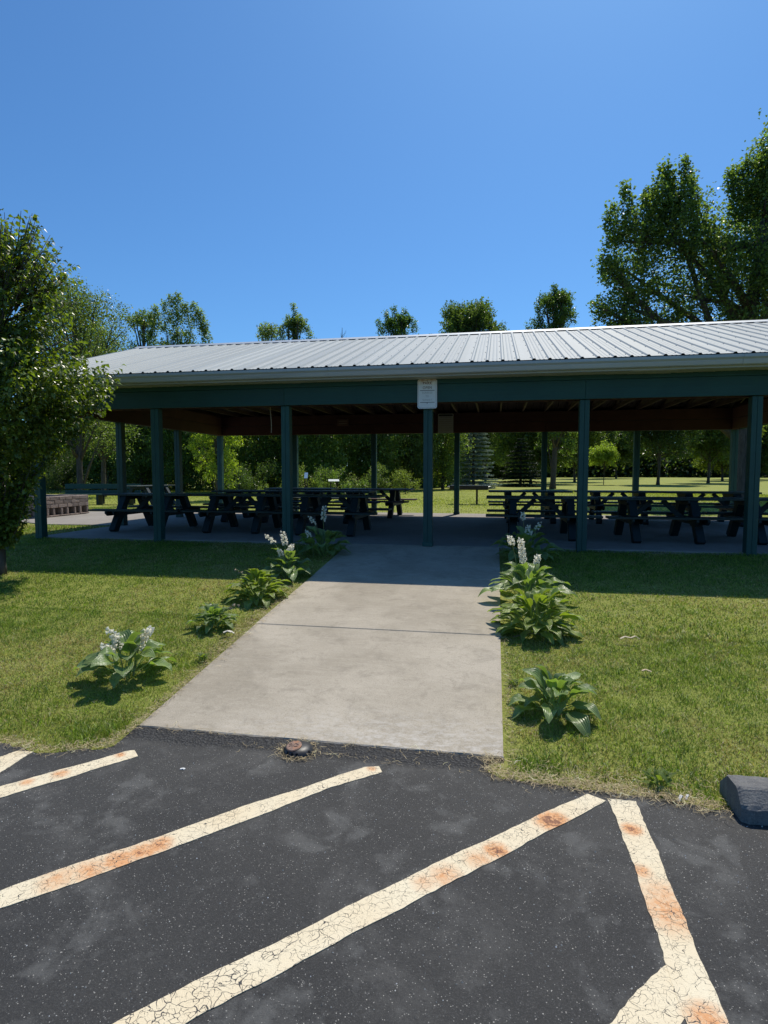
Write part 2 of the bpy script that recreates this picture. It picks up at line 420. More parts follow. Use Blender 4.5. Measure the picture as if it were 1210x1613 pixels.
# ---------------------------------------------------------------- ground
SLOPE = .09; LOT = -.55
def ground(x, y):
    if y < 0: return max(SLOPE*y, LOT+.005) - .018
    if x < -7.45: return -.03
    return -.045
EDGE = [(-60, -6.55), (-12, -6.6), (-6, -6.5), (-3, -6.55), (-2.07, -6.52), (-1.73, -6.59), (-1.48, -6.50), (-1.32, -6.44), (-1.33, -6.30), (-1.35, -6.125),
        (1.16, -6.125), (1.07, -6.14), (1.06, -6.31), (1.14, -6.36), (1.36, -6.39), (1.70, -6.42), (2.02, -6.45), (2.17, -6.47), (2.28, -6.50),
        (3, -6.45), (6, -6.55), (14, -6.5), (60, -6.55)]
def edge_y(x):
    xs = [p[0] for p in EDGE if not -1.34 < p[0] < 1.08]; ys = [p[1] for p in EDGE if not -1.34 < p[0] < 1.08]
    return float(np.interp(x, xs, ys))

def build_ground():
    xs = np.concatenate([-np.geomspace(1500, 12, 22), np.arange(-11, 11.01, .5), np.geomspace(12, 1500, 22)])
    ys = np.concatenate([-np.geomspace(600, 8, 16), np.arange(-7.5, 8.01, .5), np.geomspace(9, 2500, 40)])
    V = []; rg = np.random.RandomState(3)
    for y in ys:
        for x in xs:
            if y < -6.45: z = LOT-.08
            else: z = ground(x, y)
            if y > 14: z += .035*math.sin(x*.11+y*.07)*min(1, (y-14)/10)
            if y > 60: z += min(.5, (y-60)*.004)
            V.append((x, y, z))
    nx = len(xs); F = [(j*nx+i, j*nx+i+1, (j+1)*nx+i+1, (j+1)*nx+i) for j in range(len(ys)-1) for i in range(nx-1)]
    o = obj('lawn', np_mesh('lawn', V, F, smooth=True), M['lawn'])
    tag(o, 'green mown lawn sloping up to the pavilion and on to the trees', None, None, 'structure')
build_ground()

# parking lot asphalt
def build_lot():
    rg = random.Random(5); pts = []
    for (a, b) in zip(EDGE[:-1], EDGE[1:]):
        n = max(1, int(min(60, math.hypot(b[0]-a[0], b[1]-a[1])/.05)))
        if abs(a[0]) > 8 or abs(b[0]) > 8: n = 4
        for k in range(n):
            t = k/n; j = .012 if -1.3 < a[0]+(b[0]-a[0])*t < 1.1 else .02
            pts.append((a[0]+(b[0]-a[0])*t, a[1]+(b[1]-a[1])*t+rg.uniform(-j, j)))
    pts.append(EDGE[-1])
    n = len(pts); mb = MB()
    mb.add([(x, y, LOT) for x, y in pts] + [(60, -60, LOT), (-60, -60, LOT)], [tuple(range(n+2))[::-1]])
    mb.add([(x, y, LOT) for x, y in pts] + [(x, y, LOT-.07) for x, y in pts], [(i, i+1, i+1+n, i+n) for i in range(n-1)])
    o = mb.build('parking_lot', M['asphalt'])
    tag(o, 'dark asphalt parking lot with cracked cream lines', None, None, 'structure'); return o
lot = build_lot()

def stripe(upper, lower, seed, z):
    """upper and lower edge polylines, matched; jitter their edges a little"""
    rg = random.Random(seed); V = []
    def sample(pl, n):
        d = [0]
        for a, b in zip(pl[:-1], pl[1:]): d.append(d[-1]+math.hypot(b[0]-a[0], b[1]-a[1]))
        return [(float(np.interp(d[-1]*k/n, d, [p[0] for p in pl])), float(np.interp(d[-1]*k/n, d, [p[1] for p in pl]))) for k in range(n+1)]
    n = 110; A = sample(upper, n); B = sample(lower, n)
    for k in range(n+1):
        for q, P in enumerate((A[k], B[k])): V.append((P[0]+rg.uniform(-.003, .003)+.003*math.sin(k*.5+q*2+seed), P[1]+rg.uniform(-.003, .003)+.004*math.sin(k*.31+q+seed*2), z))
    m = len(V); V += [(x, y, z-.003) for x, y, z in V]
    F = [(2*k, 2*k+1, 2*k+3, 2*k+2) for k in range(n)]
    F += [(2*k, 2*k+2, 2*k+2+m, 2*k+m) for k in range(n)] + [(2*k+3, 2*k+1, 2*k+1+m, 2*k+3+m) for k in range(n)]
    F += [(1, 0, m, m+1), (2*n, 2*n+1, m+2*n+1, m+2*n)]
    return obj('painted_line', np_mesh('painted_line', V, F), M['paint'], lot)
stripe([(-2.9, -7.75), (-1.92, -6.69), (-1.87, -6.59)], [(-2.74, -7.93), (-1.76, -6.86), (-1.77, -6.59)], 1, LOT+.004)
stripe([(-3.1, -8.62), (-1.635, -6.985), (-1.422, -6.747), (-1.189, -6.472), (-1.154, -6.457)], [(-3.0, -8.74), (-1.538, -7.086), (-1.338, -6.851), (-1.237, -6.712), (-1.084, -6.53)], 2, LOT+.004)
stripe([(-2.8, -9.62), (-.949, -7.708), (-.746, -7.483), (-.498, -7.244), (-.224, -6.942), (.111, -6.618), (.34, -6.396), (.413, -6.374)],
       [(-2.7, -9.72), (-.865, -7.797), (-.66, -7.594), (-.431, -7.354), (-.164, -7.075), (.012, -6.867), (.209, -6.65), (.452, -6.436)], 3, LOT+.004)
stripe([(-1.9, -9.95), (-.107, -8.169), (.23, -7.815), (.644, -7.399), (.878, -7.152), (1.232, -6.817), (1.604, -6.455)],
       [(-1.68, -10.03), (.128, -8.125), (.339, -7.894), (.673, -7.558), (.978, -7.243), (1.306, -6.917), (1.489, -6.722), (1.692, -6.515)], 4, LOT+.004)
stripe([(1.704, -6.49), (1.716, -6.814), (1.716, -7.136), (1.71, -7.582), (1.70, -8.5), (1.69, -9.9)], [(1.845, -6.49), (1.849, -6.864), (1.846, -7.131), (1.838, -7.555), (1.842, -8.5), (1.83, -9.9)], 5, LOT+.004)
stripe([(1.76, -7.53), (1.457, -7.874), (-.4, -9.9)], [(1.76, -7.75), (1.58, -7.96), (-.15, -9.93)], 6, LOT+.0025)

# concrete walkway in three slabs
walk = empty('walkway'); tag(walk, 'weathered concrete path climbing from the lot to the pavilion', None, None, 'structure')
for (ya, yb) in ((-6.11, -4.012), (-4.0, -2.012), (-2.0, .012)):
    mb = MB(); L = math.hypot(yb-ya, (yb-ya)*SLOPE); xs = np.linspace(-1.35, 1.16, 26); n = len(xs)
    rg = random.Random(int(ya*10)); V = []
    for y in (ya, ya+.008, yb-.008, yb):
        z = SLOPE*y - (.008 if y in (ya, yb) else 0)
        for x in xs: V.append((x + (rg.uniform(-.01, .01) if x in (xs[0], xs[-1]) else 0), y + (rg.uniform(-.004, .004) if y == ya and ya < -6 else 0), z))
    V += [(v[0], v[1], v[2]-.1) for v in V]
    m = 4*n; F = [(j*n+i, j*n+i+1, (j+1)*n+i+1, (j+1)*n+i) for j in range(3) for i in range(n-1)]
    F += [(i+1, i, m+i, m+i+1) for i in range(n-1)] + [(3*n+i, 3*n+i+1, m+3*n+i+1, m+3*n+i) for i in range(n-1)]
    F += [(j*n, (j+1)*n, m+(j+1)*n, m+j*n) for j in range(3)] + [((j+1)*n+n-1, j*n+n-1, m+j*n+n-1, m+(j+1)*n+n-1) for j in range(3)]
    obj('paving_slab', np_mesh('paving_slab', V, F), M['path'], walk)

# pavilion floor slab and the side walk to the block barbecue
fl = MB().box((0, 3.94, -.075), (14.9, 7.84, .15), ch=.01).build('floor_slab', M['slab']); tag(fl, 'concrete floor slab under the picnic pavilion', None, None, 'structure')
sw = MB()
poly = [(-7.452, 2.62), (-9.4, 2.5), (-10.4, 3.0), (-13.5, 3.3), (-13.5, 6.6), (-11.0, 6.8), (-9.7, 7.1), (-7.452, 7.84)]
n = len(poly); sw.add([(x, y, -.008) for x, y in poly]+[(x, y, -.14) for x, y in poly], [tuple(range(n)), tuple(range(2*n-1, n-1, -1))]+[((i+1) % n, i, n+i, n+(i+1) % n) for i in range(n)])
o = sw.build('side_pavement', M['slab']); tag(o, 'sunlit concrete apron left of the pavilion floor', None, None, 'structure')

# ---------------------------------------------------------------- pavilion
PW, BAY, HB = 7.5, 2.44, 2.3449
pav = empty('picnic_pavilion', (0, 3.75, 0))
tag(pav, 'open dark teal picnic pavilion with light ribbed metal roof and grey gutter', 'pavilion')
def P(mb, name, mat, **k):
    o = mb.build(name, M[mat], pav, **k); o.location = Vector(o.location) - Vector((0, 3.75, 0)); return o
# posts
mb = MB(); mb.box((-.0375, 0, 1.12), (.072, .147, 2.44), ch=.004); mb.box((.0375, 0, 1.12), (.072, .147, 2.44), ch=.004); mb.box((0, 0, 1.12), (.02, .12, 2.42))
post_me = mb.mesh('post'); post_me.materials.append(M['teal_post'])
mb = MB().box((0, 0, .03), (.17, .17, .075), ch=.01); foot_me = mb.mesh('post_foot'); foot_me.materials.append(M['teal_post'])
side_x = [-3*BAY, 3*BAY]
spots = [(i*BAY, 0) for i in range(-3, 4)] + [(i*BAY, PW) for i in range(-3, 4)] + [(x, PW*j/3) for x in side_x for j in (1, 2)]
for (x, y) in spots:
    o = obj('post', post_me, None, pav, (x, y-3.75, 0))
    if x == 0: obj('post_foot', foot_me, None, o)
# headers: outer painted board with frieze, inner brown board
X0, X1 = -7.42, 7.42
for (yo, s) in ((0, -1), (PW, 1)):
    for a, b in ((X0, -2.441), (-2.439, 2.439), (2.441, X1)):
        P(MB().box(((a+b)/2, yo+s*.095, 2.49), (b-a, .038, .29), ch=.003), 'header_board', 'teal_board')
    P(MB().box((0, yo+s*.105, 2.677), (X1-X0, .058, .082), ch=.003), 'frieze_board', 'teal_board')
    for a, b, z in ((X0, -2.441, 2.48), (-2.439, 2.439, 2.48), (2.441, X1, 2.48), (X0, 0, 2.765), (.002, X1, 2.765)):
        P(MB().box(((a+b)/2, yo-s*.095, z), (b-a, .038, .275), ch=.003), 'inner_beam', 'brown_wood')
for (xo, s) in ((side_x[0], -1), (side_x[1], 1)):
    P(MB().box((xo+s*.095, 3.75, 2.49), (.038, 7.26, .29), ch=.003), 'header_board', 'teal_board')
    for z in (2.48, 2.765): P(MB().box((xo-s*.095, 3.75, z), (.038, 7.26, .275), ch=.003), 'inner_beam', 'brown_wood')
# roof geometry
E_Y, E_Z, RZ = -.57, 2.885, 4.27
SL = (RZ-E_Z)/(3.75-E_Y)
def rz(y): return E_Z + SL*((y if y <= 3.75 else 7.5-y)-E_Y)
# trusses at 0.61 m
tm = MB()
tm.beam((0, -.02, 2.955), (0, 7.52, 2.955), .038, .09)
tm.beam((0, -.42, rz(-.42)-.075), (0, 3.75, rz(3.75)-.075), .0382, .09); tm.beam((0, 3.75, rz(3.75)-.075), (0, 7.92, rz(-.42)-.075), .0382, .09)
for a, b in (((1.9, 2.96), (2.3, rz(2.3)-.08)), ((2.6, 2.96), (3.75, RZ-.1)), ((4.9, 2.96), (3.75, RZ-.1)), ((5.6, 2.96), (5.2, rz(5.2)-.08)), ((2.6, 2.96), (2.0, rz(2.0)-.08)), ((4.9, 2.96), (5.5, rz(5.5)-.08))):
    tm.beam((0, a[0], a[1]), (0, b[0], b[1]), .036, .08)
tme = tm.mesh('roof_truss'); tme.materials.append(M['truss_wood'])
for k in range(25):
    obj('roof_truss', tme, None, pav, (-7.32+.61*k, -3.75, 0))
# purlins
for k in range(6):
    for side in (0, 1):
        y = -.35+k*.8; yy = y if side == 0 else 7.5-y
        P(MB().beam((-7.55, yy, rz(y)-.021), (7.75, yy, rz(y)-.021), .085, .036, up=(0, SL if side else -SL, 1)), 'purlin', 'truss_wood')
# ribbed steel panels, each its own part
def panel_mesh():
    W = .914; prof = []
    for k in range(4):
        x = .1143+k*.2286
        prof += [(x-.030, 0), (x-.014, .021), (x+.014, .021), (x+.030, 0)]
        if k < 3: prof += [(x+.075, 0), (x+.082, .004), (x+.09, .004), (x+.097, 0), (x+.132, 0), (x+.139, .004), (x+.147, .004), (x+.154, 0)]
    prof = [(0.0, 0)] + prof + [(W, 0)]
    V = []; F = []; n = len(prof)
    ends = [(E_Y, E_Z), (3.73, rz(3.73))]
    for dz in (0, -.004):
        for (y, z) in ends:
            for (x, h) in prof: V.append((x, y-3.75, z+h+dz))
    F += [(i, i+1, n+i+1, n+i) for i in range(n-1)]
    F += [(2*n+i+1, 2*n+i, 3*n+i, 3*n+i+1) for i in range(n-1)]
    F += [(i+1, i, 2*n+i, 2*n+i+1) for i in range(n-1)] + [(n+i, n+i+1, 3*n+i+1, 3*n+i) for i in range(n-1)]
    F += [(0, n, 3*n, 2*n), (2*n-1, n-1, 3*n-1, 4*n-1)]
    me = np_mesh('roof_panel', V, F); me.materials.append(M['roof']); me.materials.append(M['underside_shade'])
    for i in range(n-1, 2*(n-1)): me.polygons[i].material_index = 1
    return me
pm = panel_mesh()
sm = MB()
for k in range(6):
    y = -.35+k*.8
    for q in range(4):
        for dx in (-.045,):
            sm.box((.1143+q*.2286+dx, y-3.75, rz(y)+.004), (.013, .013, .008))
sme = sm.mesh('screw_heads'); sme.materials.append(M['grey_steel'])
NP = 17; RX0 = -7.62
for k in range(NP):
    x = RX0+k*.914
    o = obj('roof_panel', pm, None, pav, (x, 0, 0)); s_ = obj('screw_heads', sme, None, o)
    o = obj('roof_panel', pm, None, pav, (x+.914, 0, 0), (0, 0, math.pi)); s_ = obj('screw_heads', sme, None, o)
RX1 = RX0+NP*.914
# ridge cap
rc = [(3.75-.17, rz(3.58)+.024), (3.75, RZ+.045), (3.75+.17, rz(3.58)+.024), (3.75+.17, rz(3.58)+.018), (3.75, RZ+.038), (3.75-.17, rz(3.58)+.018)]
mid = (RX0+RX1)/2
for a, b in ((RX0-.02, RX0+5), (RX0+5.002, RX0+10), (RX0+10.002, RX1+.02)):
    P(MB().prism([(y, z+.003*(a > RX0+6)) for y, z in rc], a, b), 'ridge_cap', 'gutter')
# rake trim and gable siding at both ends
for xe, s in ((RX0, -1), (RX1, 1)):
    for sd_ in (0, 1):
        ya, yb = (E_Y, 3.75) if sd_ == 0 else (8.07, 3.75)
        P(MB().beam((xe+s*.012, ya, E_Z-.065), (xe+s*.012, yb, RZ-.065), .022, .15), 'rake_board', 'gutter')
    xg = side_x[0]-.118 if s < 0 else side_x[1]+.118
    ns = 26
    for k in range(ns):
        y0_ = -.1+k*7.7/ns; y1_ = y0_+7.7/ns-.006; 
        za = rz(min(y0_, 7.5-y0_) if y0_ > 3.75 else y0_)-.05; zb = rz(min(y1_, 7.5-y1_) if y1_ > 3.75 else y1_)-.05
        g = MB(); g.add([(xg-.009, y0_, 2.64), (xg-.009, y1_, 2.64), (xg-.009, y1_, zb), (xg-.009, y0_, za), (xg+.009, y0_, 2.64), (xg+.009, y1_, 2.64), (xg+.009, y1_, zb), (xg+.009, y0_, za)],
              [(0, 1, 2, 3), (7, 6, 5, 4), (0, 4, 5, 1), (1, 5, 6, 2), (2, 6, 7, 3), (3, 7, 4, 0)])
        P(g, 'gable_siding_board', 'teal_board')
# fascia, gutter, soffit front and rear
def yy(y, rear): return 7.5-y if rear else y
for rear in (0, 1):
    P(MB().box((mid, yy(-.44, rear), 2.79), (RX1-RX0-.02, .022, .17)), 'fascia_board', 'gutter')
    gp = [(-.452, 2.868), (-.452, 2.730), (-.530, 2.730), (-.545, 2.742), (-.560, 2.785), (-.563, 2.800), (-.590, 2.828), (-.592, 2.868),
          (-.584, 2.868), (-.584, 2.832), (-.556, 2.803), (-.552, 2.785), (-.538, 2.748), (-.53, 2.738), (-.460, 2.738), (-.460, 2.868)]
    for a, b in ((RX0, RX0+6.08), (RX0+6.083, RX0+12.1), (RX0+12.103, RX1)):
        P(MB().prism([(yy(y, rear), z) for y, z in gp], a, b), 'gutter', 'gutter')
    if rear == 0:
        m1 = MB()
        m1.box((0, 0, 0), (.302, .31, .012), ch=.003)
        for q in (-1, 0, 1): m1.box((q*.1+.05, 0, -.007), (.006, .31, .004))
        sf = m1.mesh('soffit_panel'); sf.materials.append(M['soffit'])
    rg = random.Random(8)
    for k in range(50):
        x = RX0+.15+k*.3045
        if x > RX1-.1: break
        dz = 0.0; tilt = rg.uniform(-.008, .008)
        if not rear and 2.55 < x < 4.4: dz = -.012*math.sin((x-2.55)/1.85*math.pi)
        obj('soffit_panel', sf, None, pav, (x, yy(-.275, rear)-3.75, 2.716+dz+rg.uniform(-.002, .002)), (tilt, 0, 0))
# hanging cord
co_ = MB(); rg = random.Random(4)
co_.tube([(-2.86+.01*math.sin(k*.9), .35, 2.9-.098*k) for k in range(11)], .0075, 6).build('hanging_cord', M['rope'])
bpy.data.objects['hanging_cord']['label'] = 'thin pale cord hanging below the beam left of centre'
bpy.data.objects['hanging_cord']['category'] = 'cord'

# ---------------------------------------------------------------- signs
def rounded(w, h, r, y, n=6):
    pts = []
    for cx, cz, a0 in ((w/2-r, h/2-r, 0), (-w/2+r, h/2-r, 90), (-w/2+r, -h/2+r, 180), (w/2-r, -h/2+r, 270)):
        for k in range(n+1):
            a = R(a0+90*k/n); pts.append((cx+r*math.cos(a), y, cz+r*math.sin(a)))
    return pts
def plate(w, h, r, th):
    m = MB(); A = rounded(w, h, r, 0); B = rounded(w, h, r, -th); n = len(A)
    return m.add(A+B, [tuple(range(n)), tuple(range(2*n-1, n-1, -1))]+[((i+1) % n, i, n+i, n+(i+1) % n) for i in range(n)])
def text(name, s, size, mat, parent, loc, width=None, bold=0.0):
    cu = bpy.data.curves.new(name, 'FONT'); cu.body = s; cu.size = size; cu.align_x = 'CENTER'; cu.align_y = 'CENTER'
    cu.extrude = .0006; cu.space_character = 1.12; cu.offset = bold
    t = bpy.data.objects.new('tmp', cu); COL.objects.link(t); bpy.context.view_layer.update()
    me = bpy.data.meshes.new_from_object(t.evaluated_get(bpy.context.evaluated_depsgraph_get()))
    bpy.data.objects.remove(t); me.materials.clear(); me.materials.append(mat)
    o = obj(name, me, None, parent, loc, (R(90), 0, 0))
    if width:
        xs = [v.co.x for v in me.vertices]; k = width/(max(xs)-min(xs)); o.scale = (k, 1, 1)
    return o
sg = empty('park_sign', (-.005, -.142, 2.475)); tag(sg, 'white metal sign reading PARK OPEN above the middle front post', 'sign')
plate(.315, .465, .035, .004).build('sign_plate', M['sign'], sg)
# thin border line
bd = MB(); A = rounded(.285, .435, .022, -.0048); B = rounded(.279, .429, .020, -.0048); n = len(A)
A2 = [(x, -.0043, z) for x, y, z in A]; B2 = [(x, -.0043, z) for x, y, z in B]
bd.add(A+B+A2+B2, [(i, (i+1) % n, n+(i+1) % n, n+i) for i in range(n)]+[((i+1) % n, i, 2*n+i, 2*n+(i+1) % n) for i in range(n)]+[(n+i, n+(i+1) % n, 3*n+(i+1) % n, 3*n+i) for i in range(n)])
bd.build('border_line', M['sign_rust_print'], sg)
text('lettering', 'PARK', .058, M['sign_rust_print'], sg, (0, -.0052, .170), .145, .0015)
text('lettering', 'OPEN', .058, M['sign_print'], sg, (0, -.0052, .098), .145, .0015)
text('lettering', 'SUNRISE', .045, M['sign_pale_print'], sg, (0, -.0052, .018), .165)
text('lettering', 'TO', .045, M['sign_pale_print'], sg, (0, -.0052, -.040), .05)
text('lettering', 'SUNSET', .045, M['sign_pale_print'], sg, (0, -.0052, -.098), .150)
for z in (.055, -.135): MB().box((0, -.0048, z), (.235, .0014, .007)).build('rule_line', M['iron'], sg)
for z in (.205, -.147): 
    MB().lathe([(.007, 0), (.007, .004), (.003, .006)], 10).build('bolt', M['iron'], sg, loc=(0, -.0045, z), rot=(R(90), 0, 0))

nb = empty('notice_board', (-.32, 7.36, 2.615)); tag(nb, 'pale notice with printed lines hung on the rear beam right of the middle post', 'notice')
plate(.44, .54, .01, .006).build('notice_sheet', M['paper'], nb)
MB().box((0, -.009, .225), (.40, .003, .05)).build('header_band', M['iron'], nb)
for k in range(7): MB().box((rg.uniform(-.01, .01), -.0085, .165-k*.06), (.37, .002, .012)).build('text_line', M['sign_print'], nb)
pb = empty('name_plaque', (-3.35, 7.36, 2.68)); tag(pb, 'faint dark plaque on the rear beam inside the pavilion, left half', 'plaque')
MB().box((0, 0, 0), (.34, .012, .20), ch=.003).build('plaque_board', mat_simple('dim_brown_plaque', (.13, .07, .055), .7), pb)
for z in (.04, -.03): MB().box((0, -.008, z), (.24, .002, .02)).build('text_line', mat_simple('dim_plaque_print', (.26, .2, .17), .7), pb)

# ---------------------------------------------------------------- picnic tables
def make_table(matb, matf, name):
    t = empty(name)
    b = MB().box((0, 0, 0), (2.0, .14, .038), ch=.004).mesh('top_board'); b.materials.append(matb)
    for k in range(5): obj('top_board', b, None, t, (0, (k-2)*.15, .741))
    s = MB().box((0, 0, 0), (2.0, .14, .038), ch=.004).mesh('seat_board'); s.materials.append(matb)
    for sd_ in (-1, 1):
        for q in (.61, .76): obj('seat_board', s, None, t, (0, sd_*q, .439))
    lg = MB().beam((0, 0, 0), (0, -.47, .72), .13, .15, up=(0, 1, 0), ch=.004).mesh('leg'); lg.materials.append(matf)
    for x in (-.51, .51):
        obj('leg', lg, None, t, (x, .72, 0)); obj('leg', lg, None, t, (x, -.72, 0), (0, 0, math.pi))
        for dx in (-.088, .088):
            MB().prism([(-.83, .418), (.83, .418), (.83, .38), (.76, .325), (-.76, .325), (-.83, .38)], x+dx-.019, x+dx+.019).build('seat_support', matf, t)
        MB().prism([(-.36, .720), (.36, .720), (.36, .68), (.30, .635), (-.30, .635), (-.36, .68)], x-.095, x-.068).build('top_cleat', matf, t)
        MB().beam((x*.86, 0, .375), (x*.18, 0, .71), .085, .038, up=(0, 1, 0)).build('brace', matf, t)
    return t
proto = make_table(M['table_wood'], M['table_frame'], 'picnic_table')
G = 'dark teal picnic tables under the pavilion'
tables = [
    (-6.1, 1.85, 0, 'dark teal picnic table at the left end of the front row', G),
    (-4.10, 1.93, .03, 'dark teal picnic table in the front row behind the second post from the left', G),
    (-2.08, 1.80, -.025, 'dark teal picnic table in the front row just left of the walkway', G),
    (1.93, 1.78, 0, 'dark teal picnic table in the front row just right of the walkway', G),
    (3.98, 1.70, .025, 'dark teal picnic table in the front row between the two right posts', G),
    (6.02, 1.80, -.02, 'dark teal picnic table at the right end of the front row', G),
    (-4.9, 4.4, .02, 'dark teal picnic table in the back row on the left, furthest left', G),
    (-2.85, 4.5, -.02, 'dark teal picnic table in the back row left of the walkway, middle one', G),
    (1.93, 5.45, .02, 'dark teal picnic table in the back row nearest the pedestal grill', G),
    (4.05, 5.6, -.03, 'dark teal picnic table in the middle of the right back row', G),
    (6.05, 5.4, -.01, 'dark teal picnic table at the right end of the back row', G),
    (-10.9, 1.6, .1, 'teal picnic table on the lawn behind the pear tree leaves at far left', None),
    (-11.6, 10.4, R(80), 'teal picnic table on the sunny lawn beside the long bench', None),
    (-4.4, 6.6, .0, 'dark teal picnic table at the rear left edge of the floor with a sunlit seat', G),
]
for i, (x, y, r, lab, g) in enumerate(tables):
    t = proto if i == 0 else copy_tree(proto)
    t.location = (x, y, 0 if g else ground(x, y)); t.rotation_euler = (0, 0, r); tag(t, lab, 'picnic table', g)
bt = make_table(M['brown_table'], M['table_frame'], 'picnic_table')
bt.location = (-2.12, 6.35, 0); bt.rotation_euler = (0, 0, -.03)
tag(bt, 'reddish brown picnic table at the rear of the left group', 'picnic table', G)

# long bench behind the block barbecue
bn = empty('park_bench', (-13.9, 10.9, -.03), R(10)); tag(bn, 'long teal bench with two wide back boards on the left lawn', 'bench')
for z in (.70, .46): MB().box((0, .0, z), (2.95, .035, .19), ch=.004).build('back_board', M['teal_board'], bn)
for y in (-.12, -.28, -.44): MB().box((0, y, .40), (2.95, .13, .035), ch=.004).build('seat_board', M['teal_board'], bn)
for x in (-1.2, 0, 1.2):
    MB().box((x, -.28, .19), (.08, .4, .385)).box((x, .035, .42), (.07, .035, .8)).build('leg', M['table_frame'], bn)

# pedestal grill on the lawn
gr = empty('pedestal_grill', (.10, 13.75, -.045), R(-3)); tag(gr, 'wide black iron grill on a pedestal on the lawn behind the pavilion', 'grill')
g = MB(); g.box((0, -.26, .66), (1.46, .02, .15)).box((0, .26, .66), (1.46, .02, .15)).box((-.73, 0, .66), (.02, .54, .15)).box((.73, 0, .66), (.02, .54, .15)).box((0, 0, .585), (1.46, .54, .02))
g.build('fire_box', M['iron'], gr)
m_ = MB()
for k in range(24): m_.box((-.69+k*.06, 0, .745), (.014, .50, .014))
m_.box((0, -.24, .745), (1.5, .02, .02)).box((0, .24, .745), (1.5, .02, .02)).box((0, 0, .733), (1.5, .02, .01)); m_.build('grate', M['grey_steel'], gr)
for x in (-.52, .30): MB().tube([(x, 0, 0), (x, 0, .58)], .04, 10).build('pedestal', M['iron'], gr)
for s in (-1, 1): MB().tube([(s*.75, -.2, .7), (s*.84, -.2, .7), (s*.84, .1, .7), (s*.75, .1, .7)], .012, 6).build('handle', M['grey_steel'], gr)

# ---------------------------------------------------------------- block barbecue (ring of tan blocks over open slots)
bb = empty('block_barbecue', (-10.8, 3.95, 0)); tag(bb, 'low tan concrete block barbecue with open slots near the left corner post', 'barbecue')
rg = random.Random(12)
def brick(cx, cy, cz, dx, dy, dz, name='block'):
    m = MB(); m.box((0, 0, 0), (dx, dy, dz), ch=.008)
    j = [Vector(v)+Vector((rg.uniform(-.005, .005), rg.uniform(-.005, .005), rg.uniform(-.003, .003))) for v in m.v]; m.v = [tuple(v) for v in j]
    return m.build(name, M['block'], bb, loc=(cx, cy, cz), rot=(0, 0, rg.uniform(-.02, .02)))
def wall_run(p0, dirx, diry, L, skip_first=False):
    # p0: near corner (local), runs along dir with depth .2 inward
    nx, ny = -diry, dirx   # inward normal
    along_x = abs(dirx) > .5
    z = .0
    def put(s0, s1, z0, z1, nm='block', dep=.20):
        c = (s0+s1)/2; x = p0[0]+dirx*c+nx*.1; y = p0[1]+diry*c+ny*.1
        d = (s1-s0-.008, dep, z1-z0-.006) if along_x else (dep, s1-s0-.008, z1-z0-.006)
        brick(x, y, (z0+z1)/2, d[0], d[1], d[2], nm)
    s = 0
    while s < L-.05:
        e = min(L, s+.40); put(s, e, .0, .04, 'base_block', .24); s = e
    s = .02; k = 0
    while s < L-.08:
        put(s, s+.085, .04, .235, 'upright_block'); k += 1; s += .085+(.22 if k % 2 else .14)
    put(L-.09, L, .04, .235, 'upright_block')
    for c in range(3):
        z0 = .235+c*.105; s = 0; first = True
        while s < L-.03:
            w = rg.choice((.22, .30, .36)) if not first else rg.choice((.15, .25))
            first = False; e = min(L, s+w)
            if L-e < .12: e = L
            put(s, e, z0, z0+.105); s = e
wall_run((0, 0), 0, 1, 2.0)            # right face (towards +x)
wall_run((-2.3, 0), 1, 0, 2.08)
wall_run((-.22, 2.0), -1, 0, 2.08)
wall_run((-2.3, 2.0), 0, -1, 2.0)
MB().box((-1.15, 1.0, .50), (1.9, 1.6, .012)).build('grate_plate', M['iron'], bb)

# ---------------------------------------------------------------- small interpretive panels at the wood edge
def info_panel(x, y, z, w, rz, label, mat, tilt):
    t = empty('information_panel', (x, y, -.045), rz); tag(t, label, 'sign')
    for s in (-1, 1): MB().beam((s*w*.3, .0, 0), (s*w*.3, 0, z-.05), .05, .05).build('leg', M['iron'], t)
    MB().box((0, 0, 0), (w, .34, .02), Matrix.Rotation(tilt, 3, 'X'), ch=.003).build('panel_face', mat, t, loc=(0, 0, z))
info_panel(-8.1, 18.4, 1.10, .17, .2, 'small blue and white slanted post sign at the wood edge', mat_simple('pale_blue_print', (.45, .62, .85), .3), R(55))
info_panel(-6.3, 17.0, .88, .5, .3, 'wide pale slanted reading panel on two legs by the shrubs', mat_simple('pale_panel_print', (.72, .74, .70), .3), R(14))

# ---------------------------------------------------------------- wheel stop
ws = empty('wheel_stop', (2.33, -6.60, LOT), R(1.5)); tag(ws, 'rough grey concrete wheel stop at the right edge of the asphalt', 'wheel stop')
prof = [(0, 0), (0, .072), (.012, .088), (.07, .145), (.085, .152), (.20, .150), (.215, .142), (.29, .08), (.30, .07), (.30, 0)]
n = len(prof); xs = [0, .012, .03, .06] + [.06+.045*k for k in range(1, 40)] + [1.83]
rg2 = np.random.RandomState(4); V = []
for i, x in enumerate(xs):
    sc = .90 if i == 0 else (.96 if i == 1 else 1)
    for (y, z) in prof:
        V.append((x + (rg2.uniform(-.003, .003) if i else 0), .15+(y-.15)*sc+rg2.normal(0, .0035), max(0, z*(.97 if i == 0 else 1)+(rg2.normal(0, .0018) if z > 0 else 0))))
F4 = [(i*n+j, i*n+j+1, (i+1)*n+j+1, (i+1)*n+j) for i in range(len(xs)-1) for j in range(n-1)]
me = bpy.data.meshes.new('stop_body'); me.from_pydata(V, [], F4+[tuple(range(n))[::-1], tuple((len(xs)-1)*n+j for j in range(n))]); me.update()
obj('stop_body', me, M['kerb'], ws)
MB().lathe([(.016, 0), (.016, .006), (.008, .010)], 12).build('pin', M['iron'], ws, loc=(.35, .14, .151))

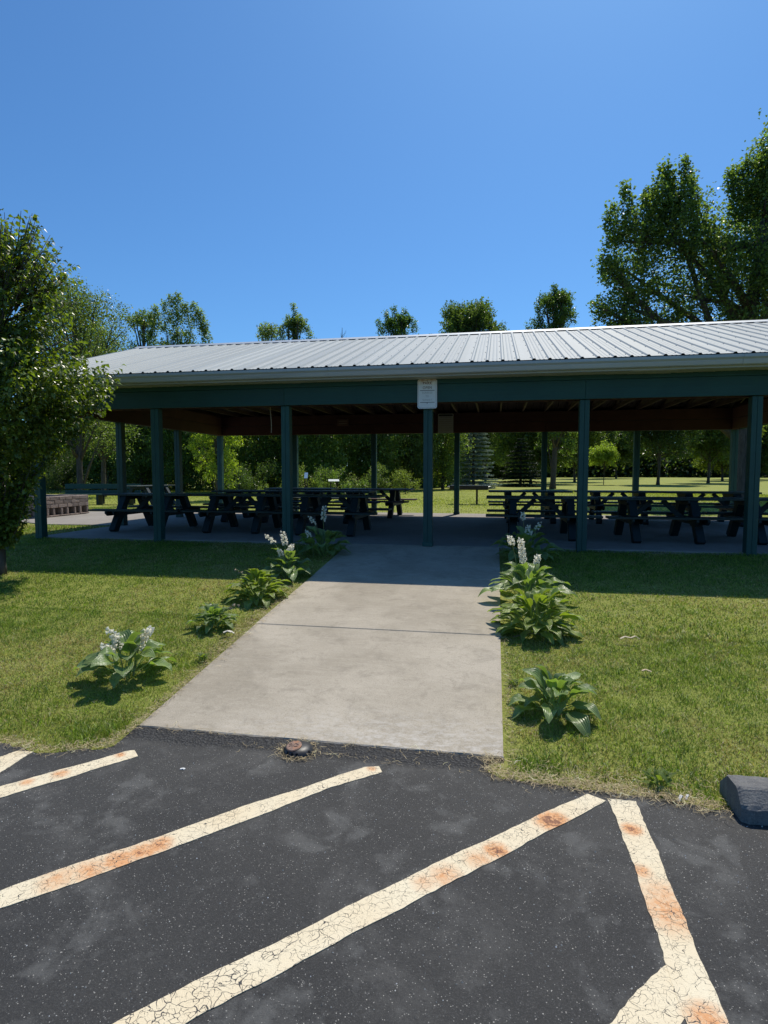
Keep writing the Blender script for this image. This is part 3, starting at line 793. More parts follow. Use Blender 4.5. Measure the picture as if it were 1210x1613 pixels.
# ---------------------------------------------------------------- capped stub at the path foot
st = empty('capped_pipe_stub', (-.12, -6.275, LOT)); st.scale = (.9, .9, .82); tag(st, 'black domed pipe stub with a tilted rusty cap at the foot of the path', 'pipe cap')
black = mat_simple('black_plastic', (.022, .023, .025), .45, 0, .3, 30, (.05, .048, .045))
MB().lathe([(.110, 0), (.108, .018), (.098, .034), (.080, .048), (.055, .057), (.02, .060)], 32).build('dome', black, st, smooth=True)
capm = mat_simple('rusty_orange_cap', (.26, .17, .13), .7, .2, .35, 60, (.42, .17, .06))
cap = MB().lathe([(.055, 0), (.056, .008), (.050, .013), (.02, .0145)], 26).build('cap', capm, st, loc=(-.022, -.030, .052), rot=(R(14), R(-8), 0))
for pts in ([(-.03, -.012), (-.012, .004), (-.02, .02), (-.034, .008)], [(-.008, -.016), (.004, .012), (.014, .022)], [(.006, -.014), (.03, -.012), (.036, .004), (.018, .014)]):
    MB().tube([(a, b, .0155) for a, b in pts], .0032, 6).build('raised_mark', capm, cap)
for a in (-118, -97, -78, -25, 200):
    MB().lathe([(.0095, 0), (.0095, .004), (.006, .0045)], 10).build('vent_hole', mat_simple('dark_hole', (.004, .004, .004), .9), st,
        loc=(.099*math.cos(R(a)), .099*math.sin(R(a)), .030), rot=(R(68), 0, R(a+90)))

# ---------------------------------------------------------------- leaf and grass generators (numpy)
def norm(v): return v/np.maximum(1e-9, np.linalg.norm(v, axis=1, keepdims=True))
def leaf_arrays(P_, D, Nn, L, W, fold=.25, curl=.15, quality=1):
    """leaf cards with a centre fold; quality 1: 6 verts 4 tris, 0: 4 verts 2 tris"""
    D = norm(D); S = norm(np.cross(D, Nn)); U = norm(np.cross(S, D)); n = len(P_)
    L = np.broadcast_to(L, n)[:, None]; W = np.broadcast_to(W, n)[:, None]
    if quality:
        base = P_; mid = P_+D*L*.48+U*L*curl*.7; tip = P_+D*L-U*L*curl*.6
        l = P_+D*L*.42+S*W*.5+U*(W*fold+L*curl*.5); r = P_+D*L*.42-S*W*.5+U*(W*fold+L*curl*.5)
        V = np.stack([base, mid, tip, l, r], 1).reshape(-1, 3)
        b = np.arange(n)[:, None]*5
        F = np.concatenate([b+[0, 1, 3], b+[1, 2, 3], b+[0, 4, 1], b+[1, 4, 2]], 1).reshape(-1, 3)
        return V, F, 5
    l = P_+D*L*.45+S*W*.5+U*W*fold; r = P_+D*L*.45-S*W*.5+U*W*fold
    V = np.stack([P_, l, P_+D*L, r], 1).reshape(-1, 3); b = np.arange(n)[:, None]*4
    F = np.concatenate([b+[0, 2, 1], b+[0, 3, 2]], 1).reshape(-1, 3)
    return V, F, 4

def twig_leaves(rs, lobes, dens, per, leafL, up=.35, droop=.5, inner=.45, jit=.06, zs=1.0):
    """returns leaf positions, directions, normals and the twig lines"""
    Ps, Ds, Ns, tw = [], [], [], []
    for (cx, cy, cz, r) in lobes:
        nt_ = max(4, int(dens*r*r))
        d = norm(rs.normal(size=(nt_, 3))); d[:, 2] = np.where(d[:, 2] < -.5, -d[:, 2], d[:, 2])
        a = np.array([cx, cy, cz])+d*r*inner*rs.uniform(.5, 1.1, (nt_, 1))*[1, 1, zs]
        b = np.array([cx, cy, cz])+d*r*rs.uniform(.72, 1.12, (nt_, 1))*[1, 1, zs]+np.array([0, 0, 1])*r*up*rs.uniform(.2, 1, (nt_, 1))*(d[:, 2:3] > -.3)
        t = rs.uniform(0.0, 1.03, (nt_, per))[:, :, None]
        mid = (a+b)/2+[0, 0, -.08*r]
        pts = (1-t)**2*a[:, None]+2*t*(1-t)*mid[:, None]+t*t*b[:, None]
        sp = jit*(1.25-t*.75)
        pts = pts+rs.normal(size=pts.shape)*sp
        tdir = norm(b-a)[:, None]+0*pts
        D = norm((tdir*.5+rs.normal(size=pts.shape)*.75+np.array([0, 0, -droop])).reshape(-1, 3))
        N_ = norm(rs.normal(size=D.shape)*.55+[0, 0, 1.0])
        Ps.append(pts.reshape(-1, 3)); Ds.append(D); Ns.append(N_); tw.append(np.stack([a, b], 1))
    return np.concatenate(Ps), np.concatenate(Ds), np.concatenate(Ns), np.concatenate(tw)

def leaf_cols(rs, n, k, base, var=.35, yellow=.5):
    f = rs.lognormal(0, var, n)[:, None]; y = (rs.rand(n) < .25)[:, None]*rs.rand(n)[:, None]*yellow
    c = np.array(base)[None]*f; c = c+y*np.array([.10, .09, -.01]); c = np.clip(c, .005, .6)
    return np.repeat(c, k, 0)

def limb_mesh(trunk_pts, trunk_r, lobes, rs, start=.35, r0=.35):
    m = MB(); m.tube(trunk_pts, trunk_r, 10)
    tp = [Vector(p) for p in trunk_pts]
    for (cx, cy, cz, r) in lobes:
        k = rs.uniform(start, .95); i = min(len(tp)-2, int(k*(len(tp)-1))); f = k*(len(tp)-1)-i
        a = tp[i].lerp(tp[i+1], f); 
        if a.z > cz: a = tp[max(1, i-1)]
        c = Vector((cx, cy, cz)); mid = a.lerp(c, .5)+Vector((rs.normal()*.08*r, rs.normal()*.08*r, .12*r))
        rr = trunk_r[0]*r0; ext = (c-mid).normalized()*min(.5*r, .8); m.tube([a, mid, c, c+ext], [rr, rr*.6, rr*.3, rr*.1], 6)
        for q in range(3):
            e = c+Vector(rs.normal(size=3)).normalized()*r*.7; m.tube([mid.lerp(c, .6), e], [rr*.3, rr*.06], 5)
    return m

def broadleaf(name, x, y, lobes, trunk_h, trunk_r, leafL, leafW, base, label, dens=22, per=26, bark='bark', seed=1, quality=0, up=.35,
              droop=.5, jit=.10, lean=(0, 0), group=None, cat='tree', mat='leaf', yellow=.3, fingers=(), zs=1.0, var=.25):
    rs = np.random.RandomState(seed); gz = -.05 if y > 0 else ground(x, y)
    root = empty(name, (x, y, gz)); tag(root, label, cat, group)
    th = trunk_h; pts = [(lean[0]*t+.04*th*math.sin(t*2+seed)*t, lean[1]*t, th*t) for t in (0, .04, .25, .5, .75, 1.0)]
    rad = [trunk_r*1.45, trunk_r*1.1, trunk_r, trunk_r*.8, trunk_r*.55, trunk_r*.22]
    limb_mesh(pts, rad, lobes, rs).build('trunk', M[bark], root, smooth=True)
    P_, D, Nn, tw = twig_leaves(rs, lobes, dens, per, leafL, up, droop, .45, jit, zs)
    for (fx, fy, z0_, z1_, fr) in fingers:      # upright leafy shoots that break the outline
        nf = int(300*(z1_-z0_)*max(.25, fr)/.3); t = rs.rand(nf); rr = fr*(1-t*.72)*rs.rand(nf)**.6; a = rs.uniform(0, 6.283, nf)
        P_ = np.concatenate([P_, np.stack([fx+rr*np.cos(a)+.12*np.sin(t*5), fy+rr*np.sin(a), z0_+(z1_-z0_)*t], 1)+rs.normal(size=(nf, 3))*.10])
        D = np.concatenate([D, norm(np.stack([np.cos(a), np.sin(a), rs.uniform(-.6, .8, nf)], 1)+rs.normal(size=(nf, 3))*.3)]); Nn = np.concatenate([Nn, norm(rs.normal(size=(nf, 3))*.6+[0, 0, 1.])])
    sc = rs.uniform(.65, 1.2, len(P_))
    V, F, k = leaf_arrays(P_, D, Nn, leafL*sc, leafW*sc, .25, .12, quality)
    me = np_mesh('crown', V, F, leaf_cols(rs, len(P_), k, base, var, yellow)); me.materials.append(M[mat])
    obj('crown', me, None, root); return root

def rand_lobes(rs, h, rad, z0, n, shape='round', size=.42):
    """lobes near the shell of a round or pointed crown, the highest one touching h"""
    L = []; n = int(n*1.5)
    def env(t):
        if shape == 'round': return rad*max(0, 1-((t-.48)/.52)**2)**.5
        return rad*min(1, (t/.22+.12)**.5)*max(0, 1-t)**.62*1.12
    for i in range(n):
        t = .06+.88*(i+.5)/n; e = env(t); lr = max(.16*rad, size*rad*(.45+.55*e/rad))*rs.uniform(.8, 1.15); lr = min(lr, rad*.6)
        a = i*2.4+rs.uniform(-.4, .4); q = max(0, e-lr*.75)*rs.uniform(.7, 1.1); z = z0+(h-z0)*t
        z = min(z, h-lr*1.15); L.append((q*math.cos(a), q*math.sin(a), max(z, z0+lr*.6), lr))
    lr = .22*rad if shape != 'round' else .33*rad
    L.append((0, 0, h-lr*1.25, lr))
    for q in (.25, .5, .72): L.append((0, 0, z0+(h-z0)*q, rad*.5*(1 if shape == 'round' else 1.15-q)))
    for q in range(5): a = q*1.257+.4; L.append((.30*rad*math.cos(a), .30*rad*math.sin(a), h-rad*(.42+.1*(q % 2)), rad*.27))
    return L

def auto_tree(name, x, y, h, rad, z0, label, seed, leaf=.13, n=11, base=(.06, .10, .03), dens=26, per=24, **k):
    rs = np.random.RandomState(seed+100)
    L = rand_lobes(rs, h, rad, z0, n, k.pop('shape', 'round'), k.pop('size', .42))
    return broadleaf(name, x, y, L, h*.8, k.pop('tr', max(.05, h*.013)), leaf, leaf*.62, base, label, dens=dens, per=per, seed=seed, **k)

# ---------------------------------------------------------------- near pear tree at the left edge
def pear_tree():
    x, y = -5.86, -2.5; gz = ground(x, y); rs = np.random.RandomState(21)
    root = empty('pear_tree', (x, y, gz)); tag(root, 'glossy leaved pear tree on the front lawn at the left edge', 'tree')
    prof_z = [.45, .8, 1.2, 1.8, 2.7, 3.2, 3.8, 4.2, 4.6, 5.05]; prof_r = [.22, .45, .66, .98, 1.56, 1.45, 1.28, 1.18, .98, .35]
    pts = [(0, 0, 0), (.01, 0, .15), (.03, .02, 1.2), (.0, .03, 2.4), (.03, .0, 3.6), (.05, 0, 4.6)]
    m = MB(); m.tube(pts, [.085, .065, .055, .045, .03, .012], 10)
    Ps, Ds, Ns, tws = [], [], [], []
    NTW = 820
    for i in range(NTW):
        z = rs.uniform(.5, 5.0); r = float(np.interp(z, prof_z, prof_r)); a = rs.uniform(0, 2*math.pi)
        # uneven outline: lobes in angle and height
        r *= .80+.16*math.sin(a*3+z*2.1)+.10*math.sin(a*5-z*4.3)
        q = rs.uniform(.5, 1.08)
        b = np.array([r*q*math.cos(a), r*q*math.sin(a), z+gz*0])
        s0 = np.array([b[0]*.35, b[1]*.35, max(.45, z-.55*rs.uniform(.6, 1.3))])
        if z > 4.1: b = b+[0, 0, rs.uniform(.0, .42)]; s0[2] = b[2]-.65
        nl = rs.randint(17, 30); t = np.sort(rs.uniform(.15, 1.02, nl))[:, None]
        mid = (s0+b)/2+[0, 0, -.10]
        p = (1-t)**2*s0+2*t*(1-t)*mid+t*t*b
        out = rs.normal(size=(nl, 3)); out[:, 2] *= .4; out = norm(out)
        D = norm(out*.75+norm((b-s0)[None])*.25+[0, 0, -.45])
        Ps.append(p+out*.035); Ds.append(D); Ns.append(norm(rs.normal(size=(nl, 3))*.45+[0, 0, 1.0]))
        if i % 5 == 0 or z > 4: m.tube([s0, mid, b], [.011, .008, .003], 5)
    for i in range(330):     # fuller skirt of foliage reaching to the right
        z = rs.uniform(1.9, 3.2) if i < 150 else rs.uniform(2.4, 4.6); a = rs.uniform(-.75, 1.0) if i < 150 else rs.uniform(-3.14, 3.14); rr = float(np.interp(z, prof_z, prof_r))*(rs.uniform(.72, 1.10) if i < 150 else rs.uniform(.3, .9)); nl = rs.randint(18, 30)
        b = np.array([rr*math.cos(a), rr*math.sin(a), z]); s0 = np.array([b[0]*.55, b[1]*.55, z-.3]); t = rs.uniform(.1, 1, nl)[:, None]; p = s0+(b-s0)*t
        out = rs.normal(size=(nl, 3)); out[:, 2] *= .4; out = norm(out)
        Ps.append(p+out*.05); Ds.append(norm(out*.75+[.2, 0, -.45])); Ns.append(norm(rs.normal(size=(nl, 3))*.45+[0, 0, 1.0]))
    for k in range(34):   # scaffold limbs
        z = rs.uniform(.9, 4.4); a = k*2.4; r = float(np.interp(z, prof_z, prof_r))*.7; zb = max(.5, z-.7)
        m.tube([(0, 0, zb), (r*.5*math.cos(a), r*.5*math.sin(a), (zb+z)/2-.05), (r*math.cos(a), r*math.sin(a), z)], [.028, .018, .007], 6)
    m.v = [(v[0]+.40*min(1.2, max(0, (v[2]-3.1)/1.6)), v[1], v[2] if v[2] < 2.5 else 2.5+(v[2]-2.5)*.86) for v in m.v]
    m.build('trunk', M['bark'], root, smooth=True)
    P_ = np.concatenate(Ps); D = np.concatenate(Ds); Nn = np.concatenate(Ns); P_[:, 0] += .40*np.clip((P_[:, 2]-3.1)/1.6, 0, 1.2); P_[:, 2] = np.where(P_[:, 2] > 2.5, 2.5+(P_[:, 2]-2.5)*.86, P_[:, 2])
    L = rs.uniform(.058, .098, len(P_)); W = L*rs.uniform(.58, .75, len(P_))
    V, F, k = leaf_arrays(P_, D, Nn, L, W, .22, .16, 1)
    base = (.11, .155, .032); C = leaf_cols(rs, len(P_), k, base, .28, .35)
    # the 300 leaves that show largest are parts, the rest one mass
    cl = np.array([1.08-x, -9.76-y, 1.2-gz]); d = np.linalg.norm(P_-cl, axis=1)
    rt = P_@np.array([.983, .184, 0]); score = d-.9*rt*.3; order = np.argsort(score); big = set(order[:300].tolist())
    keep = np.array([i for i in range(len(P_)) if i not in big])
    V3 = V.reshape(-1, k, 3); C3 = C.reshape(-1, k, 3)
    Vk = V3[keep].reshape(-1, 3); Ck = C3[keep].reshape(-1, 3)
    b = np.arange(len(keep))[:, None]*5
    Fk = np.concatenate([b+[0, 1, 3], b+[1, 2, 3], b+[0, 4, 1], b+[1, 4, 2]], 1).reshape(-1, 3)
    o = obj('foliage', np_mesh('foliage', Vk, Fk, Ck), M['glossy_leaf'], root); o['kind'] = 'stuff'
    F1 = np.array([[0, 1, 3], [1, 2, 3], [0, 4, 1], [1, 4, 2]])
    for i in order[:300]:
        me = np_mesh('leaf', V3[i]-V3[i][0], F1, C3[i]); me.materials.append(M['glossy_leaf'])
        obj('leaf', me, None, root, tuple(V3[i][0]))
pear_tree()

# ---------------------------------------------------------------- big maples at the right
def cr(dx, dz, r, dy=0.): return (dx*.983+dy*-.184, dx*.184+dy*.983, dz, r)
maple_lobes = [cr(-5.7, 9.3, .75), cr(-5.9, 7.9, .7), cr(-5.6, 6.5, .8), cr(-3.3, 11.7, 1.3), cr(-3.0, 10.6, 1.6), cr(-5.0, 10.7, 1.1), cr(-4.3, 9.4, 1.7, .8), cr(-4.9, 8.0, 1.3), cr(-5.1, 6.7, 1.0), cr(-2.3, 10.2, 1.2, -.8),
    cr(-2.0, 8.4, 1.8), cr(-3.6, 6.6, 1.9, .7), cr(.4, 12.3, 1.5), cr(-.7, 9.6, 1.8, 1.0), cr(.9, 13.6, 1.5), cr(1.4, 12.2, 2.0), cr(.3, 8.1, 2.5, -1.2), cr(2.2, 9.6, 2.4),
    cr(-1.2, 6.0, 2.1, 1.0), cr(1.8, 6.6, 2.4), cr(3.6, 11.5, 2.0), cr(4.2, 8.2, 2.2), cr(-3.0, 4.9, 1.3), cr(0, 4.6, 1.4, -1.0), cr(3.4, 5.2, 1.8)]
broadleaf('maple_tree', 11.4, 17.6, maple_lobes, 11.5, .42, .135, .105, (.095, .145, .055), 'tall dark maple rising over the right side of the pavilion roof', dens=26, per=40, seed=5,
          up=.55, droop=.35, jit=.19, yellow=.9,
          fingers=[(lambda c: (c[0], c[1], z1-L_, z1, fr))(cr((px-1165)/37.3, 0, 0, dy)) for (px, z1, L_, fr, dy) in ((971, 13.0, 2.0, .34, 0), (957, 12.4, 1.6, .3, .4), (946, 11.7, 1.3, .38, 0),
              (1009, 12.9, 1.9, .34, .3), (1032, 13.8, 2.4, .36, 0), (1056, 13.9, 2.4, .34, -.2), (1071, 13.5, 2.0, .3, .2), (940, 10.2, 1.0, .3, 0), (935, 8.4, .9, .3, .3), (996, 12.4, 1.6, .26, -.3), (1020, 13.0, 1.6, .26, .4), (1044, 13.3, 1.8, .26, .3), (1130, 13.5, 2.2, .30, 0), (1143, 13.7, 2.2, .3, .3), (1155, 13.9, 2.4, .3, 0), (1178, 14.1, 2.2, .34, 0), (1199, 15.1, 2.6, .45, 0), (1222, 15.4, 2.6, .5, 0))])
bpy.data.objects['maple_tree'].children[0].name = 'trunk'
lob2 = [cr(dx+rx, dz, r, dy) for (dx, dz, r, dy, rx) in ((-2.2, 14.5, 1.6, 0, 0), (-.5, 15.4, 1.7, 0, 0), (1.5, 15.0, 2.0, 0, 0), (-2.6, 12.3, 2.0, 0, 0), (0, 13.2, 2.8, 0, 0), (-1.8, 9.8, 2.4, 0, 0), (1, 9.8, 3, 0, 0), (3.5, 12, 2.6, 0, 0), (-2.5, 7.4, 2.0, 0, 0), (2.5, 6.8, 2.8, 0, 0))]
broadleaf('maple_tree', 16.4, 22.6, lob2, 14, .36, .15, .12, (.095, .145, .055), 'taller maple cut by the right picture edge behind the first maple', dens=24, per=38, seed=6, up=.55, droop=.35, jit=.2, yellow=.8)

# ---------------------------------------------------------------- trees that rise behind the roof and close the view
GT = 'trees beyond the pavilion'
auto_tree('locust_tree', -15.9, 12.2, 9.0, 2.6, 2.0, 'airy pale green tree just right of the pear tree', 31, leaf=.10, n=14, base=(0.106, 0.144, 0.056), dens=30, per=26, jit=.2, mat='leaf')
auto_tree('locust_tree', -18.3, 17.0, 8.6, 2.4, 1.5, 'second airy pale green tree at the left end of the roof', 32, leaf=.11, n=13, base=(0.094, 0.138, 0.050), dens=28, per=24, jit=.22)
auto_tree('poplar_tree', -24.4, 30.5, 13.2, 2.3, 1.2, 'small pointed tree tip left of the feathery tree above the roof', 33, leaf=.15, n=11, base=(0.100, 0.150, 0.050), dens=34, per=22, shape='point')
lobF = [(0, 0, 12.0, .55), (-.5, 0, 11.0, .6), (.5, .1, 11.2, .55), (-1.3, 0, 11.5, .42), (-1.6, 0, 10.4, .55), (1.6, 0, 11.0, .45), (1.9, 0, 10.3, .45), (.9, 0, 10.1, .9), (-.7, 0, 9.8, 1.0), (2.0, .2, 9.2, .9), (-1.8, 0, 9.0, .9), (0, 0, 8.6, 1.5),
        (1.3, 0, 7.4, 1.6), (-1.4, 0, 7.2, 1.6), (0, 0, 5.6, 2.0), (1.6, .3, 4.2, 1.6), (-1.6, 0, 4.0, 1.7), (0, 0, 2.6, 1.7)]
lobF = [(x_*.62, y_, z_-.5, r_*.72) for x_, y_, z_, r_ in lobF]
broadleaf('silver_maple_tree', -20.8, 28.9, lobF, 10.5, .16, .15, .10, (.14, .19, .085), 'feathery tree with upright fingers above the left roof', dens=70, per=24, seed=34, up=1.3, droop=.2, jit=.12, fingers=[(x_, 0, z_-1.7, z_, .30) for x_, z_ in ((-1.9, 12.4), (-1.5, 12.9), (-.8, 13.1), (-.3, 13.5), (.2, 13.6), (.8, 12.9), (1.4, 12.9), (1.9, 12.4), (2.1, 11.6), (-1.9, 11.2))])
auto_tree('poplar_tree', -15.3, 37.8, 14.2, 2.0, 2, 'narrow pale tree tip above the roof right of the feathery tree', 35, leaf=.16, n=15, fingers=[(x_, y_, z_-1.3, z_, .28) for x_, y_, z_ in ((0, 0, 15.0), (-.5, .2, 14.2), (.6, 0, 14.0), (1.2, .1, 13.2), (-1.1, 0, 13.3))], base=(0.138, 0.188, 0.075), dens=40, per=24, shape='point')
auto_tree('birch_tree', -17.4, 37.5, 13.7, 2.3, 2, 'low pale tree tip just beside the narrow pale one', 36, leaf=.17, n=11, base=(0.138, 0.188, 0.081), dens=26, per=18, bark='pale_bark')
auto_tree('ash_tree', -7.0, 39.6, 14.4, 2.3, 2, 'small rounded tree top above the roof left of the sign', 37, leaf=.16, n=15, fingers=[(x_, y_, z_-1.2, z_, .26) for x_, y_, z_ in ((-.2, 0, 14.9), (-.9, .2, 14.6), (.7, 0, 14.7), (1.3, .1, 14.0), (-1.5, 0, 13.9))], base=(0.081, 0.138, 0.043), dens=38, per=24)
auto_tree('oak_tree', -1.6, 50.6, 18.2, 4.5, 3, 'broad rounded tree top above the middle of the roof', 38, leaf=.22, n=18, base=(0.081, 0.122, 0.040), dens=22, per=30, size=.42)
auto_tree('elm_tree', 5.4, 36.8, 14.9, 2.4, 2, 'dark pointed tree top above the roof left of the maple', 39, leaf=.16, n=15, fingers=[(x_, y_, z_-1.3, z_, .28) for x_, y_, z_ in ((0, 0, 15.1), (-.5, .2, 14.5), (.6, 0, 14.3), (1.1, .1, 13.6), (-1.2, 0, 13.5))], base=(0.075, 0.125, 0.043), dens=42, per=26)
# bare tree
rs = np.random.RandomState(9); m = MB(); m.tube([(0, 0, 0), (0, 0, 9), (.1, 0, 15.6)], [.14, .09, .01], 6)
for k in range(22):
    z = rs.uniform(9, 15); a = rs.uniform(0, 6.28); l = rs.uniform(.6, 1.6)*(16.5-z)/5; m.tube([(0, 0, z), (l*math.cos(a)*.6, l*math.sin(a)*.6, z+l*.7), (l*math.cos(a), l*math.sin(a), z+l*1.5)], [.025, .015, .006], 4)
bare = empty('bare_tree', (-14.1, 48.5, -.05)); tag(bare, 'leafless tree with thin twigs just showing above the roof', 'tree'); m.build('trunk', M['bark'], bare)

# wood edge seen under the roof, left of centre
auto_tree('young_maple_tree', -10.9, 14.6, 5.4, 1.25, .35, 'bright yellow green young tree right of the second left post', 41, leaf=.10, n=14, base=(.20, .26, .045), dens=60, per=26, jit=.1, yellow=.6)
edge = [
    (-30.2, 29.2, 7.5, 3.2, .2, (0.079, 0.131, 0.049), 'dark bushy tree at the far left behind the long bench'),
    (-25.6, 27.6, 8.0, 3.0, .2, (0.096, 0.150, 0.053), 'green bushy tree behind the right end of the long bench'),
    (-21.6, 25.4, 6.5, 2.6, .1, (0.105, 0.157, 0.053), 'leafy tree seen between the left corner post and second post'),
    (-18.2, 24.6, 6.0, 2.4, .1, (0.088, 0.150, 0.053), 'leafy tree seen left of the bright young tree'),
    (-14.9, 25.6, 6.5, 2.5, .1, (0.150, 0.211, 0.061), 'pale green willowy tree right of the bright young tree'),
    (-12.2, 26.6, 6.2, 2.3, .1, (0.105, 0.166, 0.053), 'mid green tree behind the third front post'),
    (-9.4, 25.4, 6.6, 2.5, .1, (0.131, 0.194, 0.060), 'pale green bushy tree above the slanted reading panels'),
    (-6.6, 27.6, 7.2, 2.6, .1, (0.096, 0.150, 0.053), 'dark green tree left of the fourth rear post'),
    (-4.6, 30.6, 8.6, 2.4, .2, (0.079, 0.124, 0.053), 'tall dark tree left of the middle front post'),
    (-2.6, 33.0, 7.5, 2.0, .2, (0.140, 0.194, 0.061), 'pale leafy tree just left of the blue spruce'),
]
for i, (x, y, h, r, z0, b, lab) in enumerate(edge):
    auto_tree('woodland_tree', x, y, h, r, z0, lab, 50+i, leaf=.15, n=13, base=b, dens=26, per=26, jit=.16, cat='tree', bark='pale_bark' if i in (1, 4) else 'bark', size=.6)
# low shrubs at the wood foot
shr = [(-9.1, 19.6, 1.5, .9, (0.135, 0.176, 0.074), 'pale weedy shrub behind the slanted reading panel'), (-7.6, 20.4, 1.7, 1.0, (0.108, 0.162, 0.061), 'green weedy shrub right of the small post sign'),
       (-3.9, 23.5, 1.3, .8, (0.149, 0.189, 0.068), 'low pale shrub left of the middle front post'), (-5.6, 22.5, 1.8, .9, (0.108, 0.149, 0.068), 'small stake supported sapling by the brown table'), (-12.6, 21.0, 1.6, 1.2, (0.061, 0.101, 0.038), 'dark low shrub behind the left tables'),
       (-24.0, 21.0, 2.0, 1.8, (0.041, 0.068, 0.027), 'dark rounded shrub behind the barbecue')]
for i, (x, y, h, r, b, lab) in enumerate(shr):
    rs_ = np.random.RandomState(200+i); L_ = [(rs_.normal()*r*.6, rs_.normal()*r*.5, abs(rs_.uniform(.1, .8))*h, rs_.uniform(.15, .42)*r) for q in range(16)]
    broadleaf('shrub', x, y, L_, h*.6, .02, .10, .045, b, lab, dens=130, per=16, cat='shrub', jit=.07, up=1.1, droop=.1, seed=80+i)

# woodland mass behind the edge trees (nobody could count it)
def wood_mass(name, path, h, depth, label, seed, leaf=.30, nl=30000, base=(.04, .065, .022)):
    rs = np.random.RandomState(seed); P_ = []
    seg = np.array(path, float); d = np.r_[0, np.cumsum(np.linalg.norm(np.diff(seg, axis=0), axis=1))]
    s = rs.uniform(0, d[-1], nl); x = np.interp(s, d, seg[:, 0]); y = np.interp(s, d, seg[:, 1])
    hh = h*(.72+.18*np.sin(s*.55+seed)+.14*np.sin(s*1.7+seed*2)+.06*np.sin(s*4.1))
    z = hh*rs.uniform(0, 1, nl)**.8; off = rs.normal(0, 1, nl)*depth*.4
    P_ = np.stack([x+rs.normal(0, .3, nl), y+off, z-.1], 1)
    D = norm(rs.normal(size=(nl, 3))+[0, 0, -.3]); Nn = norm(rs.normal(size=(nl, 3))*.6+[0, 0, 1])
    L = leaf*rs.uniform(.6, 1.3, nl); V, F, k = leaf_arrays(P_, D, Nn, L, L*.7, .2, .1, 0)
    o = obj(name, np_mesh(name, V, F, leaf_cols(rs, nl, k, base, .3, .2)), M['leaf']); tag(o, label, 'woodland', None, 'stuff'); return o
wood_mass('woodland', [(-62, 26), (-40, 31), (-26, 32), (-16, 31), (-8, 33), (-3.5, 40), (-2, 52)], 7.5, 4.5, 'dense dark woodland closing the view left of the spruces', 3, .25, 190000, (.12, .16, .05))
wood_mass('far_treeline', [(-8, 95), (8, 118), (30, 128), (60, 120), (100, 105), (150, 90)], 10.5, 9, 'distant line of trees at the end of the right lawn', 4, .8, 130000, (.06, .09, .035))

# spruces
def spruce(x, y, h, r, base, label, seed, z0=.1, n=9500, leaf=.16):
    rs = np.random.RandomState(seed); root = empty('spruce_tree', (x, y, -.05)); tag(root, label, 'tree')
    MB().tube([(0, 0, 0), (0, 0, h*.95)], [.13, .02], 8).build('trunk', M['bark'], root)
    tiers = int(h*3.2); Ps, Ds, Ns = [], [], []
    for i in range(tiers):
        z = z0+(h-z0)*(i+.5)/tiers; rr = r*(1-z/h)**.85*rs.uniform(.85, 1.1)+.08; nb_ = rs.randint(11, 15)
        for b in range(nb_):
            a = 2*math.pi*(b+rs.rand())/nb_; l = rr*rs.uniform(.75, 1.12); q = int(n/(tiers*nb_)*(l/(r*.55)))+6
            t = rs.uniform(.15, 1, q)[:, None]; dirv = np.array([math.cos(a), math.sin(a), 0])
            side = np.array([-math.sin(a), math.cos(a), 0]); w = (.28*l*(1.1-t))*rs.uniform(-1, 1, (q, 1))
            p = dirv*l*t+side*w+np.array([0, 0, 1])*(z-.22*l*t+.12*l*t*t)+rs.normal(size=(q, 3))*.03
            Ps.append(p); Ds.append(norm(dirv*.8+side*np.sign(w)*.6+rs.normal(size=(q, 3))*.25+[0, 0, -.15])); Ns.append(norm(rs.normal(size=(q, 3))*.3+[0, 0, 1]))
    P_ = np.concatenate(Ps); L = leaf*rs.uniform(.6, 1.2, len(P_))
    V, F, k = leaf_arrays(P_, np.concatenate(Ds), np.concatenate(Ns), L, L*.30, .3, .1, 0)
    obj('crown', np_mesh('crown', V, F, leaf_cols(rs, len(P_), k, base, .25, .0)), M['needle'], root)
spruce(-.55, 36.5, 8.5, 1.9, (.24, .31, .30), 'blue grey spruce right of the middle rear post', 91, n=34000, leaf=.16)
spruce(3.3, 43.5, 4.3, 2.3, (.03, .055, .03), 'low dark conical spruce behind the pedestal grill', 92, n=20000, leaf=.2)
